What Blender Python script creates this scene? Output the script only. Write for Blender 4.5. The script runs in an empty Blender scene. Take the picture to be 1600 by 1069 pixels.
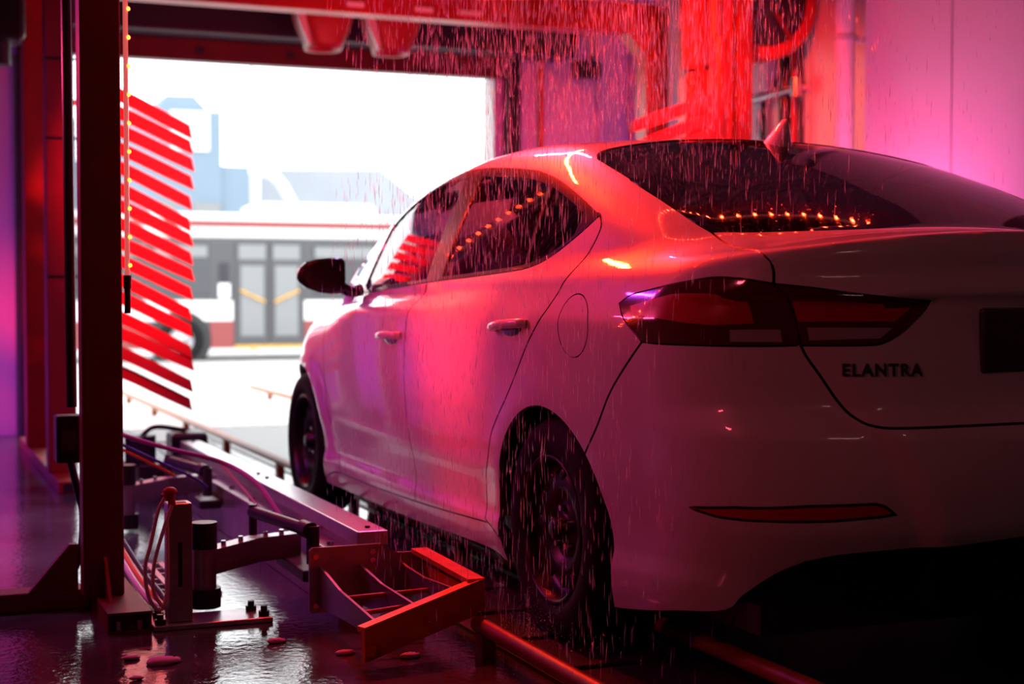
import bpy, bmesh, math, random
import numpy as np
from mathutils import Vector, Matrix
from mathutils.geometry import delaunay_2d_cdt

random.seed(7); rng = np.random.default_rng(7)
SC = bpy.context.scene
COL = SC.collection
PI = math.pi

# ---------------------------------------------------------------- camera
cam = bpy.data.cameras.new('camera'); camo = bpy.data.objects.new('camera', cam); COL.objects.link(camo)
camo.location = (-2.542, -3.805, 0.969)
_y, _p = 0.390, 0.032
_f = Vector((math.sin(_y)*math.cos(_p), math.cos(_y)*math.cos(_p), -math.sin(_p)))
camo.rotation_euler = _f.to_track_quat('-Z', 'Y').to_euler()
cam.sensor_width = 36; cam.lens = 36*2353/1600; cam.clip_start = .05; cam.clip_end = 300
cam.dof.use_dof = True; cam.dof.focus_distance = 3.9; cam.dof.aperture_fstop = 2.6
SC.camera = camo

# ---------------------------------------------------------------- world, lights, exposure
SC.view_settings.view_transform = 'Standard'; SC.view_settings.look = 'None'
SC.view_settings.exposure = 0.0; SC.view_settings.gamma = 1; SC.view_settings.use_curve_mapping = False
SC.cycles.use_denoising = True
SC.cycles.max_bounces = 8; SC.cycles.transparent_max_bounces = 24
SC.cycles.sample_clamp_indirect = 6; SC.cycles.caustics_reflective = False; SC.cycles.caustics_refractive = False
W = bpy.data.worlds.new('overcast_sky'); SC.world = W; W.use_nodes = True
nt = W.node_tree; nt.nodes['Background'].inputs[0].default_value = (0.95, 0.98, 1.0, 1); nt.nodes['Background'].inputs[1].default_value = 3.8

def area(name, loc, target, sx, sy, col, power, spread=180):
    l = bpy.data.lights.new(name, 'AREA'); l.shape = 'RECTANGLE'; l.size = sx; l.size_y = sy
    l.color = col; l.energy = power; l.spread = math.radians(spread)
    o = bpy.data.objects.new(name, l); COL.objects.link(o); o.location = loc
    d = Vector(target)-Vector(loc)
    q = d.to_track_quat('-Z', 'Y'); o.rotation_euler = q.to_euler()
    return o
RED = (1.0, 0.022, 0.006); MAG = (1.0, 0.05, 0.42); PUR = (0.62, 0.05, 1.0); PINK = (1.0, 0.20, 0.33)
# colour floods and tubes, with two added fills
area('pink_tube_left', (-3.1, 2.0, 1.9), (-.9, 1.3, .8), 1.3, .05, (1, .05, .2), 17, 140)
area('pink_fill_rear_left', (-3.7, -1.7, 2.3), (-.8, -.6, .5), .3, .2, (1, .08, .13), 2.3, 90)  # added fill for the rear bumper corner, its source out of view
area('dim_fill_behind', (-.6, -6.2, 3.1), (.2, -1, .6), .8, .15, (1, .55, .52), 1.2, 120)  # added fill behind the camera lifting the car's rear, no actual lamp
area('purple_tube_left', (-3.08, 2.84, 2.6), (-1.3, 2.4, .2), .5, .05, PUR, 9, 140)
area('red_flood_door', (-1.75, 1.15, 2.45), (-.86, .80, 1.02), .12, .12, RED, 4.2, 25)
area('red_flood_roof', (-.5, 2.9, 3.0), (-.12, .7, 1.45), 1.6, .05, (1, .022, .004), 58, 56)
area('purple_flood_floor', (-3.1, 2.4, 3.0), (-2.9, 2.4, 0), .4, .2, (.75, .36, 1), 34, 62)
area('purple_flood_exit', (-2.9, 5.5, .25), (-2.2, 7, .9), .5, .2, PUR, 16)
area('magenta_flood_wall', (2.0, 2.75, .9), (2.52, 2.7, 2.2), .6, .15, (1, .04, .78), 12)
area('pink_flood_wall', (2.0, 2.7, 1.0), (2.5, 3.2, 2.2), .4, .15, (1, .2, .2), 15)
area('red_flood_gantry', (1.4, 3.0, 2.75), (2.0, 4.1, 2.1), .2, .2, RED, 30, 80)
area('red_flood_brush', (-.85, 2.6, 2.9), (-1.16, 4.4, 1.55), .2, .2, (1, .02, .02), 20, 36)
area('purple_tube_overhead', (-.2, 2.65, 2.62), (-.2, 2.65, 0), .04, 1.3, (.66, .3, 1), 18)
area('red_flood_header', (.2, 4.2, 1.9), (.2, 6.4, 2.75), 1.2, .2, (1, .06, .08), 22)
area('magenta_flood_exit', (1.9, 5.6, .3), (2.2, 7, 1.6), .4, .3, (.8, .06, .9), 16)

# ---------------------------------------------------------------- materials
def mat(name, col, rough=.5, metal=0., coat=0., crough=.05, spec=.5, noise=0., nscale=8, bump=0., bscale=60, emis=None, estr=0., vary=None):
    m = bpy.data.materials.new(name); m.use_nodes = True
    t = m.node_tree; b = t.nodes['Principled BSDF']
    b.inputs['Base Color'].default_value = (*col, 1); b.inputs['Roughness'].default_value = rough
    b.inputs['Metallic'].default_value = metal; b.inputs['Coat Weight'].default_value = coat; b.inputs['Coat Roughness'].default_value = crough
    b.inputs['Specular IOR Level'].default_value = spec
    if emis: b.inputs['Emission Color'].default_value = (*emis, 1); b.inputs['Emission Strength'].default_value = estr
    if noise or bump:
        tc = t.nodes.new('ShaderNodeTexCoord')
    if noise:
        n = t.nodes.new('ShaderNodeTexNoise'); n.inputs['Scale'].default_value = nscale; n.inputs['Detail'].default_value = 5
        t.links.new(tc.outputs['Object'], n.inputs['Vector'])
        r = t.nodes.new('ShaderNodeValToRGB')
        r.color_ramp.elements[0].position = .3; r.color_ramp.elements[1].position = .7
        v2 = vary or tuple(c*(1-noise) for c in col)
        r.color_ramp.elements[0].color = (*v2, 1); r.color_ramp.elements[1].color = (*col, 1)
        t.links.new(n.outputs['Fac'], r.inputs['Fac']); t.links.new(r.outputs['Color'], b.inputs['Base Color'])
    if bump:
        n2 = t.nodes.new('ShaderNodeTexNoise'); n2.inputs['Scale'].default_value = bscale; n2.inputs['Detail'].default_value = 3
        t.links.new(tc.outputs['Object'], n2.inputs['Vector'])
        bp = t.nodes.new('ShaderNodeBump'); bp.inputs['Strength'].default_value = bump; bp.inputs['Distance'].default_value = .004
        t.links.new(n2.outputs['Fac'], bp.inputs['Height']); t.links.new(bp.outputs['Normal'], b.inputs['Normal'])
    return m

M = {}
M['paint'] = mat('white_car_paint', (.74, .74, .76), .38, coat=1, crough=.04)
M['dark_trim'] = mat('gloss_black_trim', (.012, .012, .014), .25, coat=.5)
M['black'] = mat('matt_black_plastic', (.014, .014, .015), .38, noise=.3, nscale=30)
M['rubber'] = mat('tyre_rubber', (.005, .005, .006), .75, spec=.25, bump=.2, bscale=120)
M['rim'] = mat('dark_wheel_steel', (.016, .015, .017), .36, metal=.4)
M['chrome'] = mat('bright_metal', (.7, .7, .72), .18, metal=1)
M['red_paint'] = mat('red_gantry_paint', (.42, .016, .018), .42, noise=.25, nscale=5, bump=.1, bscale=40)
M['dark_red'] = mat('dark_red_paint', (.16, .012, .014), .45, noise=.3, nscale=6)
M['foam'] = mat('red_foam', (.70, .03, .03), .75, bump=.5, bscale=90)
M['galv'] = mat('galvanised_steel', (.46, .44, .46), .30, metal=.8, noise=.25, nscale=14, bump=.08, bscale=90)
M['alu'] = mat('brushed_aluminium', (.62, .60, .61), .32, metal=.85, noise=.15, nscale=20)
M['orange'] = mat('orange_safety_paint', (.80, .15, .02), .42, noise=.35, nscale=12, bump=.2, bscale=50)
M['rail_paint'] = mat('worn_red_rail_paint', (.15, .016, .006), .42, noise=.35, nscale=12, bump=.2, bscale=50)
M['rail_orange'] = mat('worn_orange_rail_paint', (.36, .09, .012), .45, noise=.35, nscale=12, bump=.2, bscale=50)
M['yellow'] = mat('yellow_safety_paint', (.80, .42, .05), .42, noise=.3, nscale=12)
M['white_plastic'] = mat('white_plastic', (.75, .72, .70), .45)
M['hose_pink'] = mat('clear_white_hose', (.72, .58, .60), .3)
M['hose_purple'] = mat('purple_hose', (.42, .12, .45), .35)
M['hose_blue'] = mat('blue_airline', (.08, .08, .6), .35)
M['hose_orange'] = mat('orange_airline', (.75, .22, .05), .35)
M['wall'] = mat('white_wall_panel', (.72, .68, .70), .38, noise=.06, nscale=2)
M['grey_panel'] = mat('grey_wall_panel', (.60, .58, .54), .5, noise=.08, nscale=3)
M['ceil'] = mat('dark_ceiling', (.10, .09, .10), .8)
M['dark_steel'] = mat('dark_steel', (.04, .035, .045), .4, metal=.4)
M['jamb'] = mat('grey_door_jamb', (.5, .5, .5), .5)
M['asphalt'] = mat('wet_asphalt', (.55, .54, .53), .7, noise=.2, nscale=.6)
M['bus_white'] = mat('bus_white_paint', (.80, .80, .80), .35)
M['bus_red'] = mat('bus_red_paint', (.26, .045, .045), .35)
M['bus_grey'] = mat('bus_grey_frame', (.07, .07, .076), .45)
M['bus_glass'] = mat('bus_window_glass', (.066, .068, .075), .1, spec=.3)
M['bus_pane'] = mat('bus_door_glass', (.21, .22, .225), .1, spec=.4)
M['blue_wall'] = mat('pale_blue_cladding', (.19, .26, .335), .7, noise=.12, nscale=.5)
M['grey_roof'] = mat('grey_blue_shingle', (.33, .355, .40), .8, noise=.12, nscale=.8)
M['white_wall'] = mat('white_render', (.8, .8, .8), .7)
M['lens_red'] = mat('dark_red_lens', (.10, .002, .004), .12, coat=1, crough=.02)
M['lens_core'] = mat('red_lens_core', (.55, .012, .02), .2, coat=1, crough=.03)
M['lens_clear'] = mat('smoked_clear_lens', (.5, .47, .48), .2, metal=.2, coat=1, crough=.03)
M['seat'] = mat('dark_seat_cloth', (.06, .055, .06), .85)
M['soap'] = mat('soap_foam', (.55, .42, .55), .6, bump=.6, bscale=80)
M['plate'] = mat('dark_number_plate', (.05, .045, .05), .4)

def led_mat():
    m = mat('red_led_emitter', (.8, .1, .05), .3, emis=(1, .10, .012), estr=14)
    return m
M['led'] = led_mat()
M['led_tube'] = mat('pale_led_sleeve', (.8, .5, .5), .25, coat=.6, emis=(1, .16, .14), estr=.55)

def glass_mat(name, tint, fres=1.0):
    m = bpy.data.materials.new(name); m.use_nodes = True; t = m.node_tree; t.nodes.clear()
    o = t.nodes.new('ShaderNodeOutputMaterial'); mx = t.nodes.new('ShaderNodeMixShader')
    tr = t.nodes.new('ShaderNodeBsdfTransparent'); tr.inputs[0].default_value = (*tint, 1)
    g = t.nodes.new('ShaderNodeBsdfGlossy'); g.inputs['Roughness'].default_value = .03
    fr = t.nodes.new('ShaderNodeFresnel'); fr.inputs['IOR'].default_value = 1.52
    t.links.new(fr.outputs[0], mx.inputs[0]); t.links.new(tr.outputs[0], mx.inputs[1]); t.links.new(g.outputs[0], mx.inputs[2])
    # small water beads on the glass
    tc = t.nodes.new('ShaderNodeTexCoord'); vo = t.nodes.new('ShaderNodeTexVoronoi'); vo.inputs['Scale'].default_value = 55
    t.links.new(tc.outputs['Object'], vo.inputs['Vector'])
    mr = t.nodes.new('ShaderNodeMapRange'); mr.inputs['From Min'].default_value = .0; mr.inputs['From Max'].default_value = .22; mr.inputs['To Min'].default_value = 1; mr.inputs['To Max'].default_value = 0
    t.links.new(vo.outputs['Distance'], mr.inputs['Value'])
    bp = t.nodes.new('ShaderNodeBump'); bp.inputs['Strength'].default_value = .12; bp.inputs['Distance'].default_value = .001
    t.links.new(mr.outputs[0], bp.inputs['Height']); t.links.new(bp.outputs[0], g.inputs['Normal'])
    t.links.new(mx.outputs[0], o.inputs[0]); return m
M['glass_side'] = glass_mat('tinted_side_glass', (.30, .32, .31))
M['glass_dark'] = glass_mat('dark_rear_glass', (.16, .16, .17))

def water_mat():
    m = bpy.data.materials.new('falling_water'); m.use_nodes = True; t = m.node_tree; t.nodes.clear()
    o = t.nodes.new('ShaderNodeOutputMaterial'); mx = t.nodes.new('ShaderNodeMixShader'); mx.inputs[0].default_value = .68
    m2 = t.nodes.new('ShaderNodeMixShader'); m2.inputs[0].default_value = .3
    tr = t.nodes.new('ShaderNodeBsdfTransparent'); tl = t.nodes.new('ShaderNodeBsdfTranslucent'); tl.inputs[0].default_value = (.50, .60, 1.0, 1)  # lavender-blue tint puts lavender light into the water colour
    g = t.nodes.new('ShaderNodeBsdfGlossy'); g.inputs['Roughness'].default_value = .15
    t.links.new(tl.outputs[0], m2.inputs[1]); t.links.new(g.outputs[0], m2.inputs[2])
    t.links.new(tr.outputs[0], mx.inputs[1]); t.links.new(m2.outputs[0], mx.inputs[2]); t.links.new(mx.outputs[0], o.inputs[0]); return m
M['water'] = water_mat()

def floor_mat():
    m = bpy.data.materials.new('wet_concrete'); m.use_nodes = True; t = m.node_tree; b = t.nodes['Principled BSDF']; b.inputs['Specular IOR Level'].default_value = .9
    tc = t.nodes.new('ShaderNodeTexCoord')
    n = t.nodes.new('ShaderNodeTexNoise'); n.inputs['Scale'].default_value = 1.7; n.inputs['Detail'].default_value = 6
    t.links.new(tc.outputs['Object'], n.inputs['Vector'])
    r = t.nodes.new('ShaderNodeValToRGB'); r.color_ramp.elements[0].position = .35; r.color_ramp.elements[1].position = .7
    r.color_ramp.elements[0].color = (.028, .025, .028, 1); r.color_ramp.elements[1].color = (.085, .078, .082, 1)
    t.links.new(n.outputs['Fac'], r.inputs['Fac']); t.links.new(r.outputs['Color'], b.inputs['Base Color'])
    r2 = t.nodes.new('ShaderNodeMapRange'); r2.inputs['From Min'].default_value = .40; r2.inputs['From Max'].default_value = .62
    r2.inputs['To Min'].default_value = .03; r2.inputs['To Max'].default_value = .15
    t.links.new(n.outputs['Fac'], r2.inputs['Value']); t.links.new(r2.outputs[0], b.inputs['Roughness'])
    n2 = t.nodes.new('ShaderNodeTexNoise'); n2.inputs['Scale'].default_value = 38; n2.inputs['Detail'].default_value = 4
    t.links.new(tc.outputs['Object'], n2.inputs['Vector'])
    bp = t.nodes.new('ShaderNodeBump'); bp.inputs['Strength'].default_value = .7; bp.inputs['Distance'].default_value = .0020
    t.links.new(n2.outputs['Fac'], bp.inputs['Height']); t.links.new(bp.outputs[0], b.inputs['Normal'])
    return m
M['floor'] = floor_mat()

# ---------------------------------------------------------------- mesh helpers
class MB:
    def __init__(s): s.v = []; s.f = []; s.sm = []
    def add(s, vs, fs, smooth=False):
        o = len(s.v); s.v += [tuple(map(float, v)) for v in vs]; s.f += [[i+o for i in f] for f in fs]; s.sm += [smooth]*len(fs); return s
    def box(s, lo, hi, bev=0.0, rot=None, piv=None):
        bm = bmesh.new(); bmesh.ops.create_cube(bm, size=1)
        c = [(a+b)/2 for a, b in zip(lo, hi)]; d = [abs(b-a) for a, b in zip(lo, hi)]
        for v in bm.verts: v.co = Vector((v.co.x*d[0], v.co.y*d[1], v.co.z*d[2]))+Vector(c)
        if bev: bmesh.ops.bevel(bm, geom=bm.edges[:]+bm.verts[:], offset=min(bev, min(d)*.45), segments=2, affect='EDGES', profile=.5)
        s._bm(bm, rot, piv); return s
    def _bm(s, bm, rot=None, piv=None, smooth=False):
        if rot is not None:
            p = Vector(piv or (0, 0, 0))
            for v in bm.verts: v.co = rot @ (v.co-p)+p
        bm.verts.index_update()
        s.add([v.co[:] for v in bm.verts], [[v.index for v in f.verts] for f in bm.faces], smooth); bm.free()
    def cyl(s, a, b, r, r2=None, n=16, cap=True):
        a, b = Vector(a), Vector(b); r2 = r if r2 is None else r2
        d = (b-a).normalized(); u = d.orthogonal().normalized(); w = d.cross(u)
        vs = []
        for p, rr in ((a, r), (b, r2)):
            vs += [(p+(u*math.cos(2*PI*i/n)+w*math.sin(2*PI*i/n))*rr)[:] for i in range(n)]
        s.add(vs, [[i, (i+1) % n, n+(i+1) % n, n+i] for i in range(n)], True)
        if cap:
            s.add(vs[:n], [list(range(n))[::-1]]); s.add(vs[n:], [list(range(n))])
        return s
    def tube(s, pts, r, n=8, sub=6):
        P = crom(pts, sub) if sub > 1 else [Vector(p) for p in pts]
        vs = []; up = None
        for i, p in enumerate(P):
            d = (P[min(i+1, len(P)-1)]-P[max(i-1, 0)]).normalized()
            if up is None: up = d.orthogonal().normalized()
            up = (up-d*up.dot(d)).normalized(); w = d.cross(up)
            vs += [(p+(up*math.cos(2*PI*k/n)+w*math.sin(2*PI*k/n))*r)[:] for k in range(n)]
        fs = [[i*n+k, i*n+(k+1) % n, (i+1)*n+(k+1) % n, (i+1)*n+k] for i in range(len(P)-1) for k in range(n)]
        s.add(vs, fs, True); s.add(vs[:n], [list(range(n))[::-1]]); s.add(vs[-n:], [list(range(n))]); return s
    def prism(s, poly, a0, a1, axis='x'):
        n = len(poly)
        def p3(p, a): return {'x': (a, p[0], p[1]), 'y': (p[0], a, p[1]), 'z': (p[0], p[1], a)}[axis]
        vs = [p3(p, a0) for p in poly]+[p3(p, a1) for p in poly]
        s.add(vs, [list(range(n)), list(range(n, 2*n))[::-1]]+[[i, i+n, (i+1) % n+n, (i+1) % n] for i in range(n)]); return s
    def lathe(s, prof, org, axis, n=32, closed=False):
        """prof: (r, h) pairs, revolved about axis through org"""
        d = Vector(axis).normalized(); u = d.orthogonal().normalized(); w = d.cross(u); org = Vector(org); vs = []
        for r, h in prof:
            vs += [(org+d*h+(u*math.cos(2*PI*i/n)+w*math.sin(2*PI*i/n))*r)[:] for i in range(n)]
        m = len(prof); rg = range(m) if closed else range(m-1)
        s.add(vs, [[j*n+i, j*n+(i+1) % n, ((j+1) % m)*n+(i+1) % n, ((j+1) % m)*n+i] for j in rg for i in range(n)], True); return s
    def ball(s, c, r, sc=(1, 1, 1), seg=12, noise=0):
        bm = bmesh.new(); bmesh.ops.create_uvsphere(bm, u_segments=seg, v_segments=max(4, seg//2), radius=r)
        for v in bm.verts:
            k = 1+(random.uniform(-noise, noise) if noise else 0)
            v.co = Vector((v.co.x*sc[0]*k, v.co.y*sc[1]*k, v.co.z*sc[2]*k))+Vector(c)
        s._bm(bm, smooth=True); return s
    def build(s, name, m, parent=None, loc=None):
        me = bpy.data.meshes.new(name); me.from_pydata(s.v, [], s.f)
        me.polygons.foreach_set('use_smooth', s.sm); me.update()
        bm = bmesh.new(); bm.from_mesh(me); bmesh.ops.recalc_face_normals(bm, faces=bm.faces[:]); bm.to_mesh(me); bm.free()
        return link(name, me, m, parent)

def crom(pts, sub=6):
    P = [Vector(p) for p in pts]; Q = [2*P[0]-P[1]]+P+[2*P[-1]-P[-2]]; R = []
    for i in range(1, len(Q)-2):
        a, b, c, d = Q[i-1:i+3]
        for k in range(sub):
            t = k/sub
            R.append(.5*((2*b)+(c-a)*t+(2*a-5*b+4*c-d)*t*t+(3*b-a-3*c+d)*t**3))
    R.append(P[-1]); return R

def link(name, me, m, parent=None):
    if m is not None: me.materials.append(M[m] if isinstance(m, str) else m)
    o = bpy.data.objects.new(name, me); COL.objects.link(o)
    if parent is not None:
        o.parent = parent
        o.matrix_parent_inverse = parent.matrix_world.inverted() if parent.type == 'EMPTY' and False else Matrix.Translation(-Vector(world_loc(parent)))
    return o
def world_loc(o):
    l = Vector((0, 0, 0))
    while o is not None and o.type == 'EMPTY':
        l = l+Vector(o.location); o = o.parent
    return l
def thing(name, label, cat, loc=(0, 0, 0), group=None):
    o = bpy.data.objects.new(name, None); COL.objects.link(o); o.location = loc; o.empty_display_size = .1
    o['label'] = label; o['category'] = cat
    if group: o['group'] = group
    return o
def tag(o, label, cat, group=None, kind=None):
    o['label'] = label; o['category'] = cat
    if group: o['group'] = group
    if kind: o['kind'] = kind
    return o
def struct(o, label=None):
    o['kind'] = 'structure'
    if label: o['label'] = label
    return o
def part_copy(o, parent, off):
    c = o.copy(); COL.objects.link(c); c.parent = parent; c.location = Vector(o.location)+Vector(off); return c

# ---------------------------------------------------------------- the setting
struct(MB().box((-4.6, -7, -.3), (3.1, 7.15, 0)).build('floor', 'floor'), 'wet dark concrete floor of the wash bay')
struct(MB().box((-4.6, -7, 3.6), (3.1, 7.15, 3.8)).build('ceiling', 'ceil'), 'dark ceiling of the wash bay')
struct(MB().box((-4.6, -7, 0), (-4.4, 7.15, 3.6)).build('wall_left', 'ceil'), 'left wall of the wash bay')
struct(MB().box((-4.6, -7.2, 0), (3.1, -7, 3.6)).build('wall_back', 'ceil'), 'wall behind the camera')
wr = struct(MB().box((2.6, -7, 0), (3.1, 3.33, 3.6)).box((2.9, 3.33, 0), (3.1, 7.15, 3.6)).build('wall_right', 'grey_panel'), 'right wall of the wash bay')
for y0, y1 in ((-6.9, -4.9), (-4.88, -2.3), (-2.29, .10), (.11, 2.545), (2.553, 3.30)):
    MB().box((2.52, y0, .12), (2.6, y1, 3.6), .004).build('panel', 'wall', wr)
for y0, y1 in ((3.34, 4.34), (4.35, 5.5), (5.51, 6.98)):
    MB().box((2.88, y0, .12), (2.9, y1, 3.6), .004).build('panel', 'grey_panel', wr)
MB().box((2.62, 6.955, .1), (2.87, 6.98, 3.0), .004).build('panel', 'white_plastic', wr)
struct(MB().box((2.495, -6.9, 0), (2.52, 3.3, 1.12), .004).build('unseen_dark_board', 'black'), 'unseen black board added along the right wall to keep the floor dark')  # added out of view so the wet floor mirrors black, not lit wall
wf = struct(MB().box((-4.6, 7.0, 0), (-1.74, 7.15, 3.6)).box((1.8, 7, 0), (3.1, 7.15, 3.6)).box((-1.74, 7, 2.63), (1.8, 7.15, 3.6)).build('wall_front', 'wall'), 'exit end wall around the open roller door')
MB().box((-4.4, 6.97, 0), (-1.765, 7.0, 2.55), .004).build('panel', 'wall', wf)
MB().box((1.94, 6.97, 0), (2.60, 7.0, 3.0), .004).build('panel', 'wall', wf)
d1 = struct(MB().box((-1.45, 6.62, 2.76), (2.3, 6.96, 3.02), .02).build('door_1', 'dark_steel'), 'dark roller door housing above the exit opening')
MB().box((-1.74, 6.9, 2.61), (1.8, 6.99, 2.76), .005).build('door_header', 'dark_red', d1)
for x in (-1.2, -.55, .1, .75, 1.4): MB().box((x, 6.89, 2.66), (x+.06, 6.905, 2.71)).build('bracket', 'dark_steel', d1)
MB().box((1.72, 6.93, 0), (1.80, 7.15, 2.62), .006).build('door_jamb', 'jamb', d1)
MB().box((-1.70, 6.93, 0), (-1.655, 7.15, 2.62), .006).build('door_jamb', 'white_plastic', d1)
MB().box((1.81, 6.86, 0), (1.92, 6.97, 2.76), .006).build('door_guide', 'dark_steel', d1)
MB().box((-1.755, 6.90, 0), (-1.705, 6.97, 2.76), .006).build('door_guide', 'dark_steel', d1)
struct(MB().add([(-60, 7.15, -.005), (60, 7.15, -.005), (60, 24, -.40), (-60, 24, -.40)], [[0, 1, 2, 3]]).add([(-60, 24, -.4), (60, 24, -.4), (60, 120, -.4), (-60, 120, -.4)], [[0, 1, 2, 3]]).build('road', 'asphalt'), 'bright street outside the exit')

# ================================================================ the car body surface
def pchip(xs, ys):
    xs = np.array(xs, float); ys = np.array(ys, float); h = np.diff(xs); d = np.diff(ys)/h
    m = np.zeros(len(xs)); m[0] = d[0]; m[-1] = d[-1]
    for i in range(1, len(xs)-1):
        if d[i-1]*d[i] > 0:
            w1 = 2*h[i]+h[i-1]; w2 = h[i]+2*h[i-1]; m[i] = (w1+w2)/(w1/d[i-1]+w2/d[i])
    def f(x):
        x = np.clip(np.asarray(x, float), xs[0]-.5, xs[-1]+.5)
        i = np.clip(np.searchsorted(xs, x)-1, 0, len(xs)-2); t = np.clip((x-xs[i])/h[i], 0, 1)
        r = ys[i]*(1+2*t)*(1-t)**2+m[i]*h[i]*t*(1-t)**2+ys[i+1]*t**2*(3-2*t)+m[i+1]*h[i]*t**2*(t-1)
        return np.where(x < xs[0], ys[0]+m[0]*(x-xs[0]), np.where(x > xs[-1], ys[-1]+m[-1]*(x-xs[-1]), r))
    return f
def sstep(a, b, t): t = np.clip((t-a)/(b-a), 0, 1); return t*t*(3-2*t)
def smax(a, b, k): h = np.maximum(k-np.abs(a-b), 0)/k; return np.maximum(a, b)+h*h*k*.25
def smin(a, b, k): return -smax(-a, -b, k)
Wz = pchip([.10, .16, .22, .27, .32, .38, .46, .56, .68, .80, .89, .93, .98, 1.04, 1.12, 1.25],
           [.825, .845, .866, .872, .864, .868, .882, .892, .898, .899, .896, .886, .868, .840, .800, .72])
Py = pchip([-1.0, -.6, -.35, 0, .5, 1.2, 2.0, 2.6, 2.85, 3.05, 3.3, 3.6], [.12, .06, .03, .008, 0, 0, .010, .030, .055, .10, .21, .36])
YR = pchip([.10, .20, .28, .36, .43, .55, .63, .665, .70, .80, .90, .945, .965, 1.0, 1.06, 1.12, 1.2],
           [-.83, -.865, -.90, -.95, -.985, -1.0, -.995, -.98, -.955, -.945, -.938, -.938, -.955, -.957, -.96, -.952, -.94])
YF = pchip([.1, .25, .4, .6, .72, .82, .9], [3.42, 3.5, 3.54, 3.55, 3.5, 3.40, 3.25])
TB = pchip([-1.0, -.93, -.6, 0, 1, 2.0, 2.5, 2.9, 3.2, 3.4, 3.6], [1.118, 1.121, 1.135, 1.12, 1.05, 1.03, 1.0, .945, .87, .78, .62])
WB = pchip([-.95, -.66, -.35, -.04, .3, .9, 1.5, 2.0, 2.6], [.63, .715, .785, .832, .852, .858, .847, .805, .72])
TG = pchip([-.85, -.63, -.4, -.1, .15, .336, .6, .9, 1.2, 1.5, 1.75, 2.0, 2.3, 2.65],
           [1.06, 1.150, 1.242, 1.347, 1.42, 1.458, 1.478, 1.486, 1.481, 1.457, 1.42, 1.36, 1.25, 1.055])
ARCH = ((0., .305, .008), (2.70, .305, .018))
def F(P):
    x, y, z = np.abs(P[..., 0]), P[..., 1], P[..., 2]
    w = Wz(z)-Py(y)
    for cy, cz, bh in ARCH:
        r = np.sqrt((y-cy)**2+(z-cz)**2); w = w+bh*np.exp(-((r-.36)/.085)**2)
    side = x-w
    rear = YR(z)+.20*(x/.8)**2.4-y
    front = y-(YF(z)-.55*(x/.85)**2.4)
    top = z-(TB(y)-.075*(x/.75)**2)
    b = smax(side, rear, .20); b = smax(b, front, .25)
    top = smax(top, rear, .02)
    b = smax(b, top, .04+.10*sstep(1.8, 2.4, y))
    dz = z-1.0; up = np.maximum(dz, 0)
    sg = (x-(WB(y)-.36*up-.28*up*up+.5*np.minimum(dz, 0)))*.9
    c = -.22+.50*sstep(.4, 1.3, y)
    tg = (z-(TG(y+c*x*x)-.035*(x/.6)**2))*.95
    g = smax(sg, tg, .085); g = smax(g, rear-.02, .05)
    return smin(b, g, .018+.034*sstep(.52, .68, x))
def gradF(P, e=2e-4):
    g = np.zeros_like(P)
    for i in range(3):
        d = np.zeros(3); d[i] = e; g[..., i] = (F(P+d)-F(P-d))/(2*e)
    return g
def newton(P, n=6):
    P = np.array(P, float)
    for _ in range(n):
        f = F(P); g = gradF(P); P = P-(f/np.maximum((g*g).sum(-1), 1e-6))[:, None]*g
    return P
def basis(n):
    n = np.array(n, float); n /= np.linalg.norm(n)
    u = np.cross([0, 0, 1.], n) if abs(n[2]) < .95 else np.array([1., 0, 0])
    u = u-n*(u@n); u /= np.linalg.norm(u); v = np.cross(n, u); return n, u, v
def hitF(U, n, u, v, lo=-.5, hi=2.6, steps=110):
    O = U[:, :1]*u+U[:, 1:]*v
    ts = np.linspace(hi, lo, steps); N = len(O); a = np.full(N, hi); b = np.full(N, lo); done = np.zeros(N, bool)
    prev = hi
    for t in ts:
        idx = np.where(~done)[0]
        if len(idx) == 0: break
        neg = F(O[idx]+t*n) < 0; k = idx[neg]
        a[k] = prev; b[k] = t; done[k] = True; prev = t
    for _ in range(26):
        m = (a+b)/2; neg = F(O+m[:, None]*n) < 0; b = np.where(neg, m, b); a = np.where(neg, a, m)
    return O+b[:, None]*n
def dens(P, step=.015):
    P = np.array(P, float); out = []
    Q = np.vstack([2*P[0]-P[1], P, 2*P[-1]-P[-2]])
    for i in range(1, len(Q)-2):
        a, b, c, d = Q[i-1:i+3]; k = max(2, int(np.linalg.norm(c-b)/step)+1)
        for t in np.arange(k)/k:
            out.append(.5*((2*b)+(c-a)*t+(2*a-5*b+4*c-d)*t*t+(3*b-a-3*c+d)*t**3))
    out.append(P[-1]); return np.array(out)
def lin(P, step=.015):
    P = np.array(P, float); out = []
    for b, c in zip(P[:-1], P[1:]):
        k = max(1, int(np.linalg.norm(c-b)/step)+1)
        out += [b+(c-b)*t for t in np.arange(k)/k]
    out.append(P[-1]); return np.array(out)
def cv(chart, pts, smooth=True, step=.015):
    """curve on the body from points of a view: L side (y,z), B rear (x,z), T top (x,y), 3 rough 3D points"""
    D = (dens if smooth else lin)(pts, step)
    if chart == '3': return newton(D)
    if chart == 'L': n, (i, j) = (-1., 0, 0), (1, 2)
    if chart == 'B': n, (i, j) = (0, -1., 0), (0, 2)
    if chart == 'T': n, (i, j) = (0, 0, 1.), (0, 1)
    n, u, v = basis(n); P = np.zeros((len(D), 3)); P[:, i] = D[:, 0]; P[:, j] = D[:, 1]
    return hitF(np.stack([P@u, P@v], 1), n, u, v)
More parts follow.
